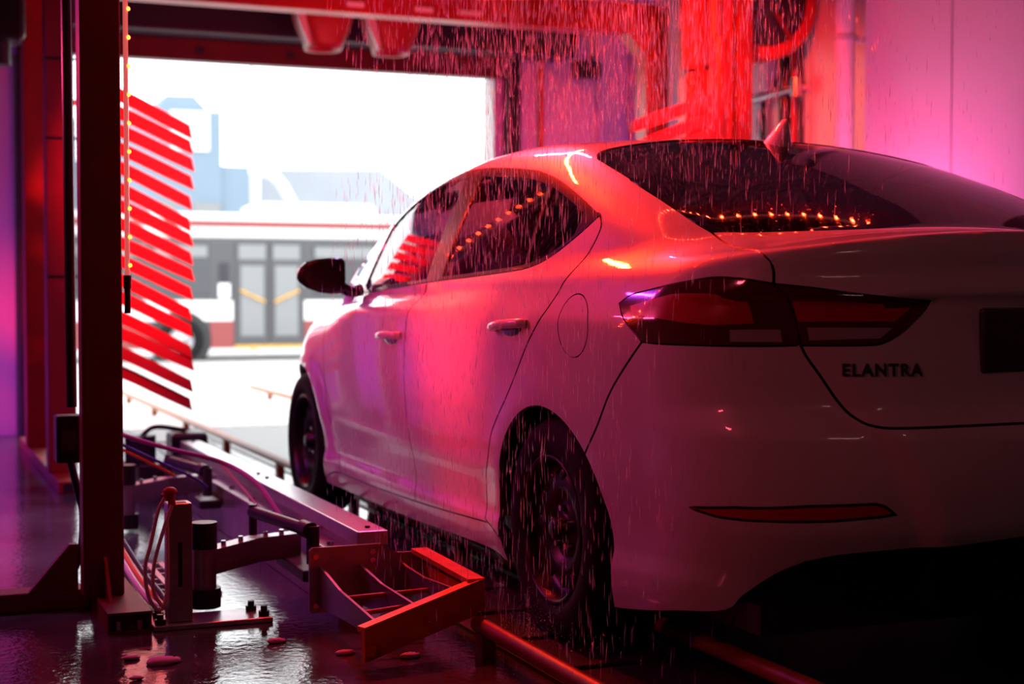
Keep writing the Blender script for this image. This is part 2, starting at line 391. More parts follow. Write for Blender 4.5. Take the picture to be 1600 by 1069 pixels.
def join(*cs):
    cs = list(cs)
    if len(cs) > 1:
        dm = lambda p: min(np.linalg.norm(p-cs[1][0]), np.linalg.norm(p-cs[1][-1]))
        if dm(cs[0][0]) < dm(cs[0][-1]): cs[0] = cs[0][::-1]
    out = [cs[0]]
    for c in cs[1:]:
        e = out[-1][-1]
        if np.linalg.norm(c[-1]-e) < np.linalg.norm(c[0]-e): c = c[::-1]
        out.append(c[1:] if np.linalg.norm(c[0]-e) < 1e-3 else c)
    P = np.vstack(out)
    if np.linalg.norm(P[0]-P[-1]) < 2e-3: P = P[:-1]
    keep = [0]
    for i in range(1, len(P)):
        if np.linalg.norm(P[i]-P[keep[-1]]) > .003: keep.append(i)
    return P[keep]
def pip(P, poly):
    x, y = P[:, 0], P[:, 1]; ins = np.zeros(len(P), bool); n = len(poly)
    for i in range(n):
        x1, y1 = poly[i]; x2, y2 = poly[(i+1) % n]
        if y1 == y2: continue
        c = ((y1 > y) != (y2 > y)) & (x < (x2-x1)*(y-y1)/(y2-y1)+x1); ins ^= c
    return ins
def inset2(L, g):
    A = (L*np.roll(L, -1, 0)[:, ::-1]*[1, -1]).sum()
    e1 = L-np.roll(L, 1, 0); e2 = np.roll(L, -1, 0)-L
    def nrm(e): q = np.stack([-e[:, 1], e[:, 0]], 1); return q/np.maximum(np.linalg.norm(q, axis=1), 1e-9)[:, None]
    m = nrm(e1)+nrm(e2); m /= np.maximum(np.linalg.norm(m, axis=1), .5)[:, None]
    k = 1/np.maximum((m*nrm(e2)).sum(1), .5)
    return L+m*(k*g)[:, None]*(1 if A > 0 else -1)
def ccw(L):
    return L if (L[:, 0]*np.roll(L[:, 1], -1)-np.roll(L[:, 0], -1)*L[:, 1]).sum() > 0 else L[::-1]
def patch(n, loop, holes=(), gap=.0, sp=.028, off=0., flange=.018, nogap=None, hgap=None):
    """trimmed panel of the body surface: returns verts, faces, normals"""
    n, u, v = basis(n)
    def to2(P): return np.stack([P@u, P@v], 1)
    L = to2(loop); nat = np.array([gap]*len(L))
    if nogap is not None: nat = np.where(nogap(loop), 0, nat)
    if (L[:, 0]*np.roll(L[:, 1], -1)-np.roll(L[:, 0], -1)*L[:, 1]).sum() < 0: L = L[::-1]; nat = nat[::-1]
    if gap: L = inset2(L, nat)
    H = []
    for h in holes:
        h2 = ccw(to2(h)); h2 = inset2(h2, np.full(len(h2), -(gap if hgap is None else hgap))); H.append(h2)
    allb = np.vstack([L]+H)
    lo, hi = L.min(0), L.max(0)
    gx = np.arange(lo[0]+sp/2, hi[0], sp); gy = np.arange(lo[1]+sp/2, hi[1], sp*.87)
    G = np.array([(x+(sp/2 if j % 2 else 0), y) for j, y in enumerate(gy) for x in gx]).reshape(-1, 2)
    if len(G):
        k = pip(G, L)
        for h in H: k &= ~pip(G, h)
        G = G[k]
    if len(G):
        dd = np.min(np.linalg.norm(G[:, None]-allb[None], axis=2), axis=1) if len(G)*len(allb) < 6e6 else np.concatenate([np.min(np.linalg.norm(g[:, None]-allb[None], axis=2), axis=1) for g in np.array_split(G, 8)])
        G = G[dd > sp*.55]
    V = np.vstack([allb, G]) if len(G) else allb
    E = []; o = 0
    for b in [L]+H:
        E += [(o+i, o+(i+1) % len(b)) for i in range(len(b))]; o += len(b)
    r = delaunay_2d_cdt([Vector(p) for p in V], E, [], 0, 1e-6)
    V2 = np.array([tuple(p) for p in r[0]]); Fc = np.array([list(f) for f in r[2]])
    ce = V2[Fc].mean(1); k = pip(ce, L)
    for h in H: k &= ~pip(ce, h)
    Fc = Fc[k]
    a = V2[Fc]; ar = (a[:, 1, 0]-a[:, 0, 0])*(a[:, 2, 1]-a[:, 0, 1])-(a[:, 1, 1]-a[:, 0, 1])*(a[:, 2, 0]-a[:, 0, 0])
    Fc[ar < 0] = Fc[ar < 0][:, ::-1]
    P = hitF(V2, n, u, v); g = gradF(P); g /= np.linalg.norm(g, axis=1)[:, None]
    P = P+g*off
    verts, faces, nor = P, [list(map(int, f)) for f in Fc], g
    if flange:
        used = {}
        for f in faces:
            for i in range(3):
                e = (f[i], f[(i+1) % 3]); used[e] = 1
        be = [e for e in used if (e[1], e[0]) not in used]
        m = {}; vs = []; ns = []
        for i, j in be:
            for q in (i, j):
                if q not in m: m[q] = len(verts)+len(vs); vs += [P[q], P[q]-g[q]*flange]; ns += [g[q]*.5, g[q]*.5]
        for i, j in be: faces.append([j, i, m[i]+1, m[j]+1])
        verts = np.vstack([P]+[np.array(vs)]); nor = np.vstack([g]+[np.array(ns)])
    return verts, faces, nor
def mirror(p): v, f, n = p; s = np.array([-1, 1, 1.]); return v*s, [q[::-1] for q in f], n*s
def body(name, ps, m, parent):
    vs = []; fs = []; ns = []; o = 0; seam = []
    for v, f, n in (ps if isinstance(ps, list) else [ps]):
        vs.append(v); ns.append(n); fs += [[i+o for i in q] for q in f]; seam += [len(q) == 4 for q in f]; o += len(v)
    V = np.vstack(vs); N = np.vstack(ns)
    me = bpy.data.meshes.new(name); me.from_pydata(V.tolist(), [], fs)
    me.polygons.foreach_set('use_smooth', [True]*len(me.polygons)); me.update()
    N = N/np.maximum(np.linalg.norm(N, axis=1), 1e-9)[:, None]
    me.normals_split_custom_set_from_vertices(N.tolist())
    ob = link(name, me, m, parent)
    if m == 'paint':
        me.materials.append(M['black']); me.polygons.foreach_set('material_index', [1 if q else 0 for q in seam])
    return ob

# ---- seam curves (left side)
dlo_top = cv('L', [(2.12, .985), (2.03, 1.10), (1.93, 1.20), (1.835, 1.268), (1.70, 1.330), (1.52, 1.380), (1.327, 1.404), (1.106, 1.404), (.865, 1.389), (.62, 1.366), (.425, 1.340), (.24, 1.297), (.065, 1.240), (-.083, 1.184)])
dlo_bot = cv('L', [(-.083, 1.184), (-.013, 1.136), (.103, 1.076), (.214, 1.047), (.362, 1.036), (.683, 1.022), (.97, 1.012), (1.5, .990), (1.88, .972), (2.12, .985)])
dlo = join(dlo_top, dlo_bot)
rdoor = cv('L', [(-.083, 1.184), (-.115, 1.146), (-.102, 1.075), (-.066, .997), (-.01, .925), (.093, .829), (.198, .710), (.254, .654), (.366, .555), (.411, .479), (.460, .41), (.474, .34), (.472, .285), (.44, .272)])
dbot = cv('L', [(.44, .272), (.8, .258), (1.12, .248), (1.7, .238), (2.13, .236)])
dbot_r = cv('L', [(.44, .272), (.8, .258), (1.145, .248)]); dbot_f = cv('L', [(1.145, .248), (1.7, .238), (2.13, .236)])
midseam = cv('L', [(1.061, 1.004), (1.14, .93), (1.168, .823), (1.185, .68), (1.175, .5), (1.155, .35), (1.145, .248)])
fseam = cv('L', [(2.12, .985), (2.24, .90), (2.30, .80), (2.307, .689), (2.272, .493), (2.17, .30), (2.13, .236)])
def arc(cy, a0, a1, r=.352, n=60):
    a = np.radians(np.linspace(a0, a1, n)); return cv('L', np.stack([cy+r*np.cos(a), .305+r*np.sin(a)], 1), False, .02)
BS = math.degrees(math.atan2(.245, -.253))
arch_rf = arc(0, -22, BS); arch_rb = arc(0, BS, 205)
def split(c, y):
    i = int(np.argmin(np.abs(c[:, 1]-y))); return c[:i+1], c[i:]
dt_front, dt_rear = split(dlo_top, .425)
db_rear, db_front = split(dlo_bot, 1.061)
bl_left = cv('3', [(-.632, .19, 1.365), (-.640, .10, 1.338), (-.650, -.12, 1.265), (-.651, -.28, 1.209), (-.648, -.42, 1.152), (-.640, -.50, 1.118)])
roofseam = cv('3', np.array([bl_left[0]*(1-t)+dt_rear[0]*t for t in np.linspace(0, 1, 12)]), False)
lid_side = cv('3', [tuple(bl_left[-1]), (-.655, -.62, 1.084), (-.659, -.72, 1.064), (-.661, -.806, 1.044)])
lid_side2 = cv('3', [(-.661, -.806, 1.044), (-.661, -.817, 1.02), (-.662, -.819, .991)])
tl_top_out = cv('3', [(-.662, -.819, .991), (-.70, -.775, 1.0), (-.751, -.710, 1.007), (-.786, -.639, .998), (-.818, -.53, .982), (-.835, -.438, .966), (-.847, -.395, .945)])
tl_low_out = cv('3', [(-.847, -.395, .945), (-.854, -.43, .91), (-.851, -.49, .872), (-.849, -.521, .852)])
tl_bot_out = cv('3', [(-.849, -.521, .852), (-.833, -.59, .849), (-.76, -.725, .848), (-.68, -.79, .848), (-.600, -.842, .850)])
tl_div = cv('B', [(-.600, .850), (-.612, .90), (-.630, .95), (-.662, .991)], True)
tl_top_in = cv('B', [(-.662, .991), (-.58, .981), (-.498, .969), (-.40, .958), (-.317, .951)])
tl_in = cv('B', [(-.317, .951), (-.324, .934), (-.379, .882), (-.427, .856), (-.47, .851), (-.600, .850)])
lid_low = cv('B', [(-.600, .850), (-.585, .82), (-.558, .779), (-.517, .714), (-.488, .680), (-.458, .664), (-.40, .661), (-.2, .664), (0, .666)])
lip = cv('T', [(-.661, -.806), (-.617, -.828), (-.57, -.842), (-.448, -.879), (-.304, -.918), (-.15, -.943), (0, -.950)])
bl_bot = cv('3', [tuple(bl_left[-1]), (-.60, -.53, 1.123), (-.54, -.565, 1.128), (-.42, -.61, 1.133), (-.29, -.645, 1.139), (-.15, -.66, 1.146), (0, -.665, 1.148)])
bl_top = cv('T', [(-.632, .19), (-.60, .245), (-.54, .275), (-.40, .305), (-.2, .325), (-.07, .312), (0, .262)])
ctop = lambda y0, y1: cv('T', [(0, y0), (0, y1)], False, .03)
bseam = cv('3', [(-.849, -.521, .852), (-.862, -.43, .77), (-.868, -.37, .708), (-.880, -.31, .62), tuple(arch_rb[0])])
bb = cv('3', [tuple(arch_rb[-1]), (-.83, -.40, .160), (-.79, -.58, .190), (-.708, -.694, .213), (-.684, -.73, .252), (-.631, -.793, .312), (-.582, -.837, .343)])
bb2 = cv('B', [(float(bb[-1][0]), float(bb[-1][2])), (-.53, .356), (-.476, .363), (-.28, .377), (-.079, .393), (0, .396)])
bb = np.vstack([bb[:-1], bb2])
cB = lambda z0, z1: cv('B', [(0, z0), (0, z1)], False, .03)

LN = (-1, 0, 0)
car = thing('car', 'white four-door sedan seen from its left rear, wet, standing on the conveyor', 'car', (0, 1.2, 0))
GAP = .0032
fuel_hole = None
a_ = np.linspace(0, 2*PI, 40, endpoint=False)
fuel = cv('L', np.stack([-.180+.083*np.cos(a_)+.012*np.sin(a_), .885+.084*np.sin(a_)], 1), False, .02)
fuel = join(fuel)
quarter_loop = join(rdoor, cv('L', [(.44, .272), (.40, .262), (.345, .235), (.326, .173)]), arch_rf, bseam[::-1], tl_low_out[::-1], tl_top_out[::-1], lid_side2[::-1], lid_side[::-1], bl_left[::-1], roofseam, dt_rear)
qp = patch((-.80, -.42, .42), quarter_loop, [fuel], GAP, sp=.024, nogap=lambda P: (P[:, 2] > 1.19) & (P[:, 1] > -.06), hgap=.002)
lp = []
for s, nm in ((0, 'quarter_panel'), (1, 'quarter_panel')):
    o = body(nm, mirror(qp) if s else qp, 'paint', car)
    if not s: quarter = o
fd = patch(LN, fuel, (), .002)
body('fuel_door', fd, 'paint', car)
rd = patch(LN, join(rdoor, dbot_r, midseam, db_rear), (), GAP)
fdp = patch(LN, join(db_front, fseam, dbot_f, midseam), (), GAP)
rear_doors = []; front_doors = []
for s in (0, 1):
    rear_doors.append(body('rear_door', mirror(rd) if s else rd, 'paint', car))
    front_doors.append(body('front_door', mirror(fdp) if s else fdp, 'paint', car))
arch_f = arc(2.70, 200, -20)
rock = patch(LN, join(cv('L', [(.326, .173), (.345, .235), (.40, .262), (.44, .272)]), dbot, cv('L', [(2.13, .236), (2.25, .225), (2.365, .19)]), cv('L', [(2.365, .19), (2.3, .165), (1.3, .172), (.5, .190), (.326, .173)])), (), .0015, flange=.05)
hood_side = cv('3', [(-.835, 2.12, .985), (-.83, 2.3, .965), (-.815, 2.55, .935), (-.77, 2.85, .88), (-.70, 3.1, .80), (-.62, 3.27, .70)])
fend = patch((-.8, .35, .3), join(fseam, cv('L', [(2.13, .236), (2.25, .225), (2.365, .19)]), arch_f, cv('3', [tuple(arch_f[-1]), (-.74, 3.12, .24), (-.70, 3.2, .45), (-.62, 3.27, .70)]), hood_side), (), GAP)
for s in (0, 1):
    body('rocker_panel', mirror(rock) if s else rock, 'paint', car)
    body('front_fender', mirror(fend) if s else fend, 'paint', car)
ws_bot = cv('3', [(-.80, 2.16, 1.03), (-.74, 2.33, 1.05), (-.6, 2.46, 1.06), (-.3, 2.56, 1.07), (0, 2.58, 1.08)])
ws_left = cv('3', [(-.80, 2.16, 1.03), (-.77, 2.0, 1.16), (-.735, 1.83, 1.29), (-.69, 1.66, 1.37), (-.63, 1.5, 1.42)])
ws_top = cv('T', [tuple(ws_left[-1][:2]), (-.4, 1.58), (-.2, 1.62), (0, 1.63)])
hood = patch((0, .35, .94), join(hood_side, cv('3', [(-.62, 3.27, .70), (-.4, 3.42, .73), (-.2, 3.47, .75), (0, 3.49, .755)]), cv('T', [(0, 3.49), (0, 2.60)], False, .03), cv('3', [(0, 2.60, 1.03), (-.3, 2.58, 1.03), (-.6, 2.48, 1.02), (-.74, 2.36, 1.01), (-.835, 2.12, .985)])), (), GAP, sp=.04, nogap=lambda P: np.abs(P[:, 0]) < .002, flange=.0)
body('hood', [hood, mirror(hood)], 'paint', car)
cx0 = cv('3', [(0, 3.49, .755), (0, 3.54, .6), (0, 3.54, .4), (0, 3.5, .22)])
fbump = patch((-.5, .87, 0), join(cv('3', [(-.62, 3.27, .70), (-.4, 3.42, .73), (-.2, 3.47, .75), (0, 3.49, .755)]), cx0, cv('3', [(0, 3.5, .22), (-.35, 3.4, .22), (-.62, 3.25, .22), (-.74, 3.12, .24)]), cv('3', [(-.74, 3.12, .24), (-.70, 3.2, .45), (-.62, 3.27, .70)])), (), GAP, sp=.04, nogap=lambda P: np.abs(P[:, 0]) < .002, flange=.0)
body('front_bumper', [fbump, mirror(fbump)], 'paint', car)
roof = patch((-.35, 0, .94), join(bl_top, cv('T', [(0, .262), (0, 1.63)], False, .03), ws_top, ws_left, cv('3', [(-.80, 2.16, 1.03), (-.835, 2.12, .985)]), dt_front, roofseam), (), .001, sp=.03, nogap=lambda P: (np.abs(P[:, 0]) < .002) | ((P[:, 1] < .44) & (P[:, 0] < -.62)))
body('roof_panel', [roof, mirror(roof)], 'paint', car)
wsp = patch((0, .5, .87), join(ws_left, ws_top, cv('T', [(0, 1.63), (0, 2.58)], False, .03), ws_bot), (), .002, sp=.05, off=-.003, nogap=lambda P: np.abs(P[:, 0]) < .002, flange=0)
body('windshield', [wsp, mirror(wsp)], 'glass_side', car)
blp = patch((-.1, -.3, .95), join(bl_left, bl_bot, cv('T', [(0, -.665), (0, .262)], False, .03), bl_top), (), .003, sp=.03, off=-.003, nogap=lambda P: np.abs(P[:, 0]) < .002, flange=0)
body('rear_windshield', [blp, mirror(blp)], 'glass_dark', car)
deck = patch((-.2, -.15, .95), join(lid_side, lip, cv('T', [(0, -.95), (0, -.665)], False, .02), bl_bot), (), .002, sp=.022, nogap=lambda P: (np.abs(P[:, 0]) < .002) | (P[:, 1] < -.80))
lid = patch((-.2, -.98, 0), join(lip, cB(1.117, .666), lid_low, tl_in, tl_top_in, lid_side2), (), GAP, sp=.022, nogap=lambda P: (np.abs(P[:, 0]) < .002) | ((P[:, 2] > 1.035)))
body('trunk_lid', [deck, mirror(deck), lid, mirror(lid)], 'paint', car)
bump = patch((-.62, -.78, 0), join(lid_low, tl_bot_out, bseam, arch_rb, bb, cB(.396, .666)), (), GAP, sp=.026, nogap=lambda P: np.abs(P[:, 0]) < .002)
bumper = body('rear_bumper', [bump, mirror(bump)], 'paint', car)
# black lower valance, set in under the bumper edge
bl2 = cv('3', [(-.64, -.60, .165), (-.60, -.72, .19), (-.45, -.82, .20), (-.2, -.86, .21), (0, -.87, .21)])
val = patch((-.3, -.9, -.2), join(cv('3', [tuple(p) for p in bb[int(len(bb)*.42)::6]]+[tuple(bb[-1])]), cv('3', [tuple(bb[-1]), (0, -.93, .31), (0, -.87, .21)]), bl2), (), 0, sp=.03, off=-.012, flange=0)
body('rear_valance', [val, mirror(val)], 'black', car)
# tail lights
for s in (0, 1):
    mm = mirror if s else (lambda p: p)
    to = body('tail_light', mm(patch((-.7, -.7, 0), join(tl_top_out, tl_low_out, tl_bot_out, tl_div), (), .0015, sp=.02, off=.001)), 'lens_red', car)
    ti = body('tail_light', mm(patch((-.2, -.98, 0), join(tl_top_in, tl_in, tl_div), (), .0015, sp=.02, off=.001)), 'lens_red', car)
    rv = cv('B', [(-.735, .857), (-.735, .885), (-.64, .887), (-.635, .857), (-.735, .857)], False)
    body('clear_lens', mm(patch((-.6, -.8, 0), join(rv), (), 0, sp=.02, off=.0025, flange=0)), 'lens_clear', to)
    rv = cv('B', [(-.585, .862), (-.592, .892), (-.405, .890), (-.435, .866), (-.585, .862)], False)
    body('clear_lens', mm(patch((-.2, -.98, 0), join(rv), (), 0, sp=.02, off=.0025, flange=0)), 'lens_clear', ti)
    c1 = cv('3', [(-.843, -.45, .938), (-.80, -.60, .965), (-.755, -.70, .967), (-.70, -.77, .955), (-.69, -.78, .90), (-.76, -.71, .895), (-.80, -.64, .90), (-.845, -.47, .915), (-.843, -.45, .938)], False)
    body('red_lens', mm(patch((-.7, -.7, 0), join(c1), (), 0, sp=.02, off=.0025, flange=0)), 'lens_core', to)
    c2 = cv('B', [(-.61, .905), (-.625, .955), (-.50, .952), (-.36, .938), (-.40, .905), (-.61, .905)], False)
    body('red_lens', mm(patch((-.2, -.98, 0), join(c2), (), 0, sp=.02, off=.0025, flange=0)), 'lens_core', ti)
    rf = cv('3', [(-.799, -.678, .463), (-.73, -.775, .475), (-.6, -.87, .483), (-.457, -.933, .485), (-.435, -.94, .478), (-.412, -.945, .460), (-.444, -.932, .456), (-.55, -.89, .449), (-.675, -.837, .446), (-.76, -.745, .449), (-.799, -.678, .463)], False)
    fr = body('rear_reflector', mm(patch((-.6, -.8, 0), join(rf), (), -.004, sp=.02, off=.001, flange=.0)), 'dark_trim', bumper if False else car)
    body('reflector_lens', mm(patch((-.6, -.8, 0), join(rf), (), .003, sp=.02, off=.0035, flange=.003)), 'lens_core', fr)
# side glass with black frame
tz = lambda y: np.interp(y, dlo_top[::-1, 1], dlo_top[::-1, 2])
bz = lambda y: np.interp(y, dlo_bot[:, 1], dlo_bot[:, 2])
def strip(y0b, y0t, y1b, y1t, tt=.026, bt=.012):
    yb = np.linspace(y0b, y1b, 14); yt = np.linspace(y1t, y0t, 16)
    return join(cv('L', np.stack([yb, bz(yb)+bt], 1), False), cv('L', [(y1b, float(bz(y1b)+bt)), (y1t, float(tz(y1t)-tt))], False), cv('L', np.stack([yt, tz(yt)-tt], 1), False), cv('L', [(y0t, float(tz(y0t)-tt)), (y0b, float(bz(y0b)+bt))], False))
g_front = strip(1.075, 1.12, 1.93, 1.86)
g_rear = strip(.262, .315, .93, .975)
yt = np.linspace(.295, .015, 12); yb = np.linspace(.015, .242, 12)
g_quart = join(cv('L', np.stack([yt, tz(yt)-.026], 1), False), cv('L', np.stack([yb, np.maximum(bz(yb)+.014, 0)], 1), False), cv('L', [(.242, float(bz(.242)+.014)), (.295, float(tz(.295)-.026))], False))
fr = patch(LN, dlo, [g_front, g_rear, g_quart], .001, sp=.03, off=.0005, flange=.012, hgap=0)
for s in (0, 1):
    mm = mirror if s else (lambda p: p)
    wfm = body('window_frame', mm(fr), 'dark_trim', car)
    for nm, lp_, mt in (('front_window', g_front, 'glass_side'), ('rear_window', g_rear, 'glass_dark'), ('quarter_window', g_quart, 'glass_dark')):
        body(nm, mm(patch(LN, lp_, (), -.002, sp=.035, off=-.005, flange=0)), mt, car)
# dark liner just inside the panels, wheel housings and floor pan
ln = patch(LN, cv('L', [(.50, .30), (.45, .55), (.30, .75), (.05, .95), (.6, 1.0), (1.9, .95), (2.2, .8), (2.15, .35), (.5, .30)], False)[:-1], (), 0, sp=.09, off=-.028, flange=0)
body('inner_liner', ln, 'black', car); body('inner_liner', mirror(ln), 'black', car)
mb = MB().box((-.68, -.80, .17), (.68, 3.3, .24)).box((-.66, -.72, .24), (.66, -.32, .92))
for cy in (0, 2.7):
    for s in (-1, 1):
        pr = [(cy+.385*math.cos(a), .305+.385*math.sin(a)) for a in np.linspace(-.25, PI+.25, 24)]
        vs = [(s*.60, *p) for p in pr]+[(s*.815, *p) for p in pr]
        mb.add(vs, [[i, i+1, 25+i, 24+i] for i in range(23)]+[list(range(24))])
mb.build('underbody', 'black', car)

# wheels
def wheel(cy, sx):
    xo = sx*.872; ax = (-sx, 0, 0); org = (xo, cy, .317)
    t = MB().lathe([(.205, .02), (.212, .008), (.235, .001), (.262, .0), (.285, .006), (.303, .022), (.314, .042), (.317, .06), (.317, .14), (.312, .165), (.29, .188), (.25, .198), (.205, .18)], org, ax, 48)
    t = t.build('wheel', 'rubber', car)
    r = MB().lathe([(.206, .02), (.209, .008), (.203, .004), (.196, .010), (.190, .024), (.182, .04), (.176, .07), (.165, .062), (.150, .048), (.125, .040), (.105, .042), (.090, .060), (.080, .064), (.066, .056), (.045, .052), (.034, .046), (.030, .02), (.018, .012), (.0, .012)], org, ax, 48)
    r = r.build('rim', 'rim', t)
    for k in range(12):
        a = 2*PI*k/12; c = Vector((xo-sx*.046, cy+.148*math.cos(a), .317+.148*math.sin(a)))
        MB().ball(c, .02, (.25, 1, 1), 10).build('vent_hole', 'black', t)
    for k in range(5):
        a = 2*PI*k/5+.3; c = Vector((xo-sx*.060, cy+.057*math.cos(a), .317+.057*math.sin(a)))
        MB().cyl(c, c+Vector((sx*.022, 0, 0)), .011, .009, 6).build('lug_nut', 'chrome', t)
    return t
for cy in (0, 2.70):
    for sx in (-1, 1): wheel(cy, sx)

# door mirrors, handles, antenna
def mirror_part(s):
    secs = [(-1.082, .010, .012, 1.036, 0), (-1.072, .030, .030, 1.040, 0), (-1.045, .052, .050, 1.042, 0), (-1.0, .066, .062, 1.041, 0), (-.95, .072, .066, 1.040, 0), (-.905, .072, .066, 1.040, 0), (-.893, .062, .058, 1.040, 0)]
    n = 20; vs = []
    for x, hh, dd, zc, _ in secs:
        for k in range(n):
            a = 2*PI*k/n; c, q = math.cos(a), math.sin(a)
            e = .62
            yy = 1.95+dd*(abs(c)**e)*(1 if c > 0 else -.35); zz = zc+hh*(abs(q)**e)*(1 if q > 0 else -1)
            vs.append((x*-s if s > 0 else x, yy, zz))
    m = len(secs)
    fs = [[j*n+k, j*n+(k+1) % n, (j+1)*n+(k+1) % n, (j+1)*n+k] for j in range(m-1) for k in range(n)]+[list(range(n)), list(range((m-1)*n, m*n))]
    sh = MB().add(vs, fs, True).build('door_mirror', 'dark_trim', car)
    gl = [(-1.068, 1.037), (-1.05, 1.075), (-1.0, 1.098), (-.93, 1.104), (-.903, 1.10), (-.900, .985), (-.95, .978), (-1.0, .98), (-1.045, 1.0)]
    MB().prism([(x*(1 if s < 0 else -1), z) for x, z in gl], 1.922, 1.928, 'y').build('mirror_glass', 'dark_trim', sh)
    MB().tube([(-.90*-s, 1.96, .995), (-.86*-s, 1.965, .978), (-.815*-s, 1.97, .985)], .024, 10).build('mirror_arm', 'dark_trim', sh)
    return sh
for s in (-1, 1): mirror_part(s)
for (y0, y1, z0, z1, doors) in ((1.215, 1.43, .822, .816, front_doors), (.10, .325, .884, .870, rear_doors)):
    for i, s in enumerate((-1, 1)):
        e = newton(np.array([(-.9, y0, z0), (-.9, (y0+y1)/2, (z0+z1)/2), (-.9, y1, z1)]))
        P = [Vector((e[0][0]-.004, y0, z0)), Vector((e[0][0]-.022, y0+.02, z0+.002)), Vector((e[1][0]-.034, (y0+y1)/2, (z0+z1)/2+.004)), Vector((e[2][0]-.024, y1-.025, z1+.002)), Vector((e[2][0]-.004, y1, z1))]
        P = [Vector((p.x*-s, p.y, p.z)) for p in P]
        h = MB().tube(P, .0135, 10).build('door_handle', 'paint', car)
        cup = MB().ball((e[1][0]*-s, (y0+y1)/2+.01, (z0+z1)/2-.006), 1, (.004, .085, .026), 14).build('handle_recess', 'dark_trim', h)
# shark fin antenna
def fin():
    vs = []; n = 16; lev = 8
    for j in range(lev):
        t = j/(lev-1); z = -.06+.125*t
        yf = .42-.23*t**.8; yb = .165-.035*t+.03*t*t; w = .050*(1-t)**.75+.004
        for k in range(n):
            a = 2*PI*k/n
            vs.append((w*math.sin(a)*(1 if math.cos(a) < .3 else .8), (yf+yb)/2+(yf-yb)/2*math.cos(a), 1.440+z))
    fs = [[j*n+k, j*n+(k+1) % n, (j+1)*n+(k+1) % n, (j+1)*n+k] for j in range(lev-1) for k in range(n)]+[list(range((lev-1)*n, lev*n))]
    return MB().add(vs, fs, True).build('antenna_fin', 'paint', car)
fin()
# plate and badge
MB().box((-.185, -.968, .782), (.185, -.950, .936), .008).build('license_plate', 'plate', car)
tx = bpy.data.curves.new('trunk_badge', 'FONT'); tx.body = 'ELANTRA'; tx.size = .040; tx.extrude = .0015; tx.space_character = 1.18; tx.align_x = 'CENTER'; tx.align_y = 'CENTER'; tx.offset = .0008
tob = bpy.data.objects.new('badge_tmp', tx); COL.objects.link(tob)
bpy.context.view_layer.update()
me = bpy.data.meshes.new_from_object(tob.evaluated_get(bpy.context.evaluated_depsgraph_get())); bpy.data.objects.remove(tob)
R_ = Matrix.Rotation(-math.atan2(.059, .202), 4, 'Z') @ Matrix.Rotation(PI/2, 4, 'X')
pw = newton(np.array([(-.432, -.92, .792)]))[0]
me.transform(Matrix.Translation(Vector(pw)) @ R_)
cvx = np.array([v.co[:] for v in me.vertices]); sgn = cvx-newton(cvx, 5)
base = newton(cvx, 5); g = gradF(base); g /= np.linalg.norm(g, axis=1)[:, None]
loc = (cvx-np.array(pw))@np.array(R_.to_3x3()@Vector((0, 0, 1)))
newc = base+g*(loc+.0022)[:, None]
for v, c in zip(me.vertices, newc): v.co = c
link('trunk_badge', me, 'dark_steel', car)['label'] = 'dark raised letters reading ELANTRA'
# cabin
def seat(x, y, ph=1):
    s = MB().box((x-.24, y-.05, .42), (x+.24, y+.45, .58), .05)
    s.box((x-.235, y-.16, .55), (x+.235, y-.03, 1.06), .05, Matrix.Rotation(.25, 3, 'X'), (x, y-.1, .55))
    o = s.build('seat', 'seat', car)
    MB().box((x-.13, y-.34, 1.10), (x+.13, y-.25, 1.28), .04).cyl((x-.06, y-.29, 1.02), (x-.06, y-.29, 1.12), .008, n=6).cyl((x+.06, y-.29, 1.02), (x+.06, y-.29, 1.12), .008, n=6).build('headrest', 'seat', o)
seat(-.37, 1.35); seat(.37, 1.35)
s = MB().box((-.62, .25, .42), (.62, .75, .60), .06).box((-.62, .02, .55), (.62, .16, 1.0), .05, Matrix.Rotation(.35, 3, 'X'), (0, .1, .55)).build('rear_bench', 'seat', car)
for x in (-.37, .37): MB().box((x-.13, -.16, 1.02), (x+.13, -.06, 1.17), .04).build('headrest', 'seat', s)
MB().box((-.62, -.55, .98), (.62, -.02, 1.01), .01).build('parcel_shelf', 'seat', car)
MB().box((-.72, 1.95, .70), (.72, 2.35, .98), .06).build('dashboard', 'black', car)
MB().lathe([(.185+.014*math.cos(a), .014*math.sin(a)) for a in np.linspace(0, 2*PI, 9)[:-1]], (-.37, 1.82, .93), (0, -.9, .45), 24, True).build('steering_wheel', 'black', car)
# ================================================================ the wash equipment
LEDG = 0.0855
led0 = None
def led(parent, p, power=0.0, d=(0, 0, 0)):
    """one LED lens, and the light it gives"""
    global led0
    if led0 is None:
        led0 = MB().ball((0, 0, 0), .0068, (1, 1, 1), 8); led0 = led0.build('led', 'led', parent); o = led0
    else:
        o = led0.copy(); COL.objects.link(o); o.parent = parent
    o.location = Vector(p); o.matrix_parent_inverse = Matrix.Translation(-Vector(world_loc(parent)))
    if power:
        l = bpy.data.lights.new('led_light', 'SPOT'); l.energy = power; l.color = RED; l.shadow_soft_size = .006; l.spot_size = math.radians(150); l.spot_blend = .9
        lo = bpy.data.objects.new('led_light', l); COL.objects.link(lo); lo.location = Vector(p)+Vector(d)*.016; lo.rotation_euler = Vector(d).to_track_quat('-Z', 'Y').to_euler()
    return o

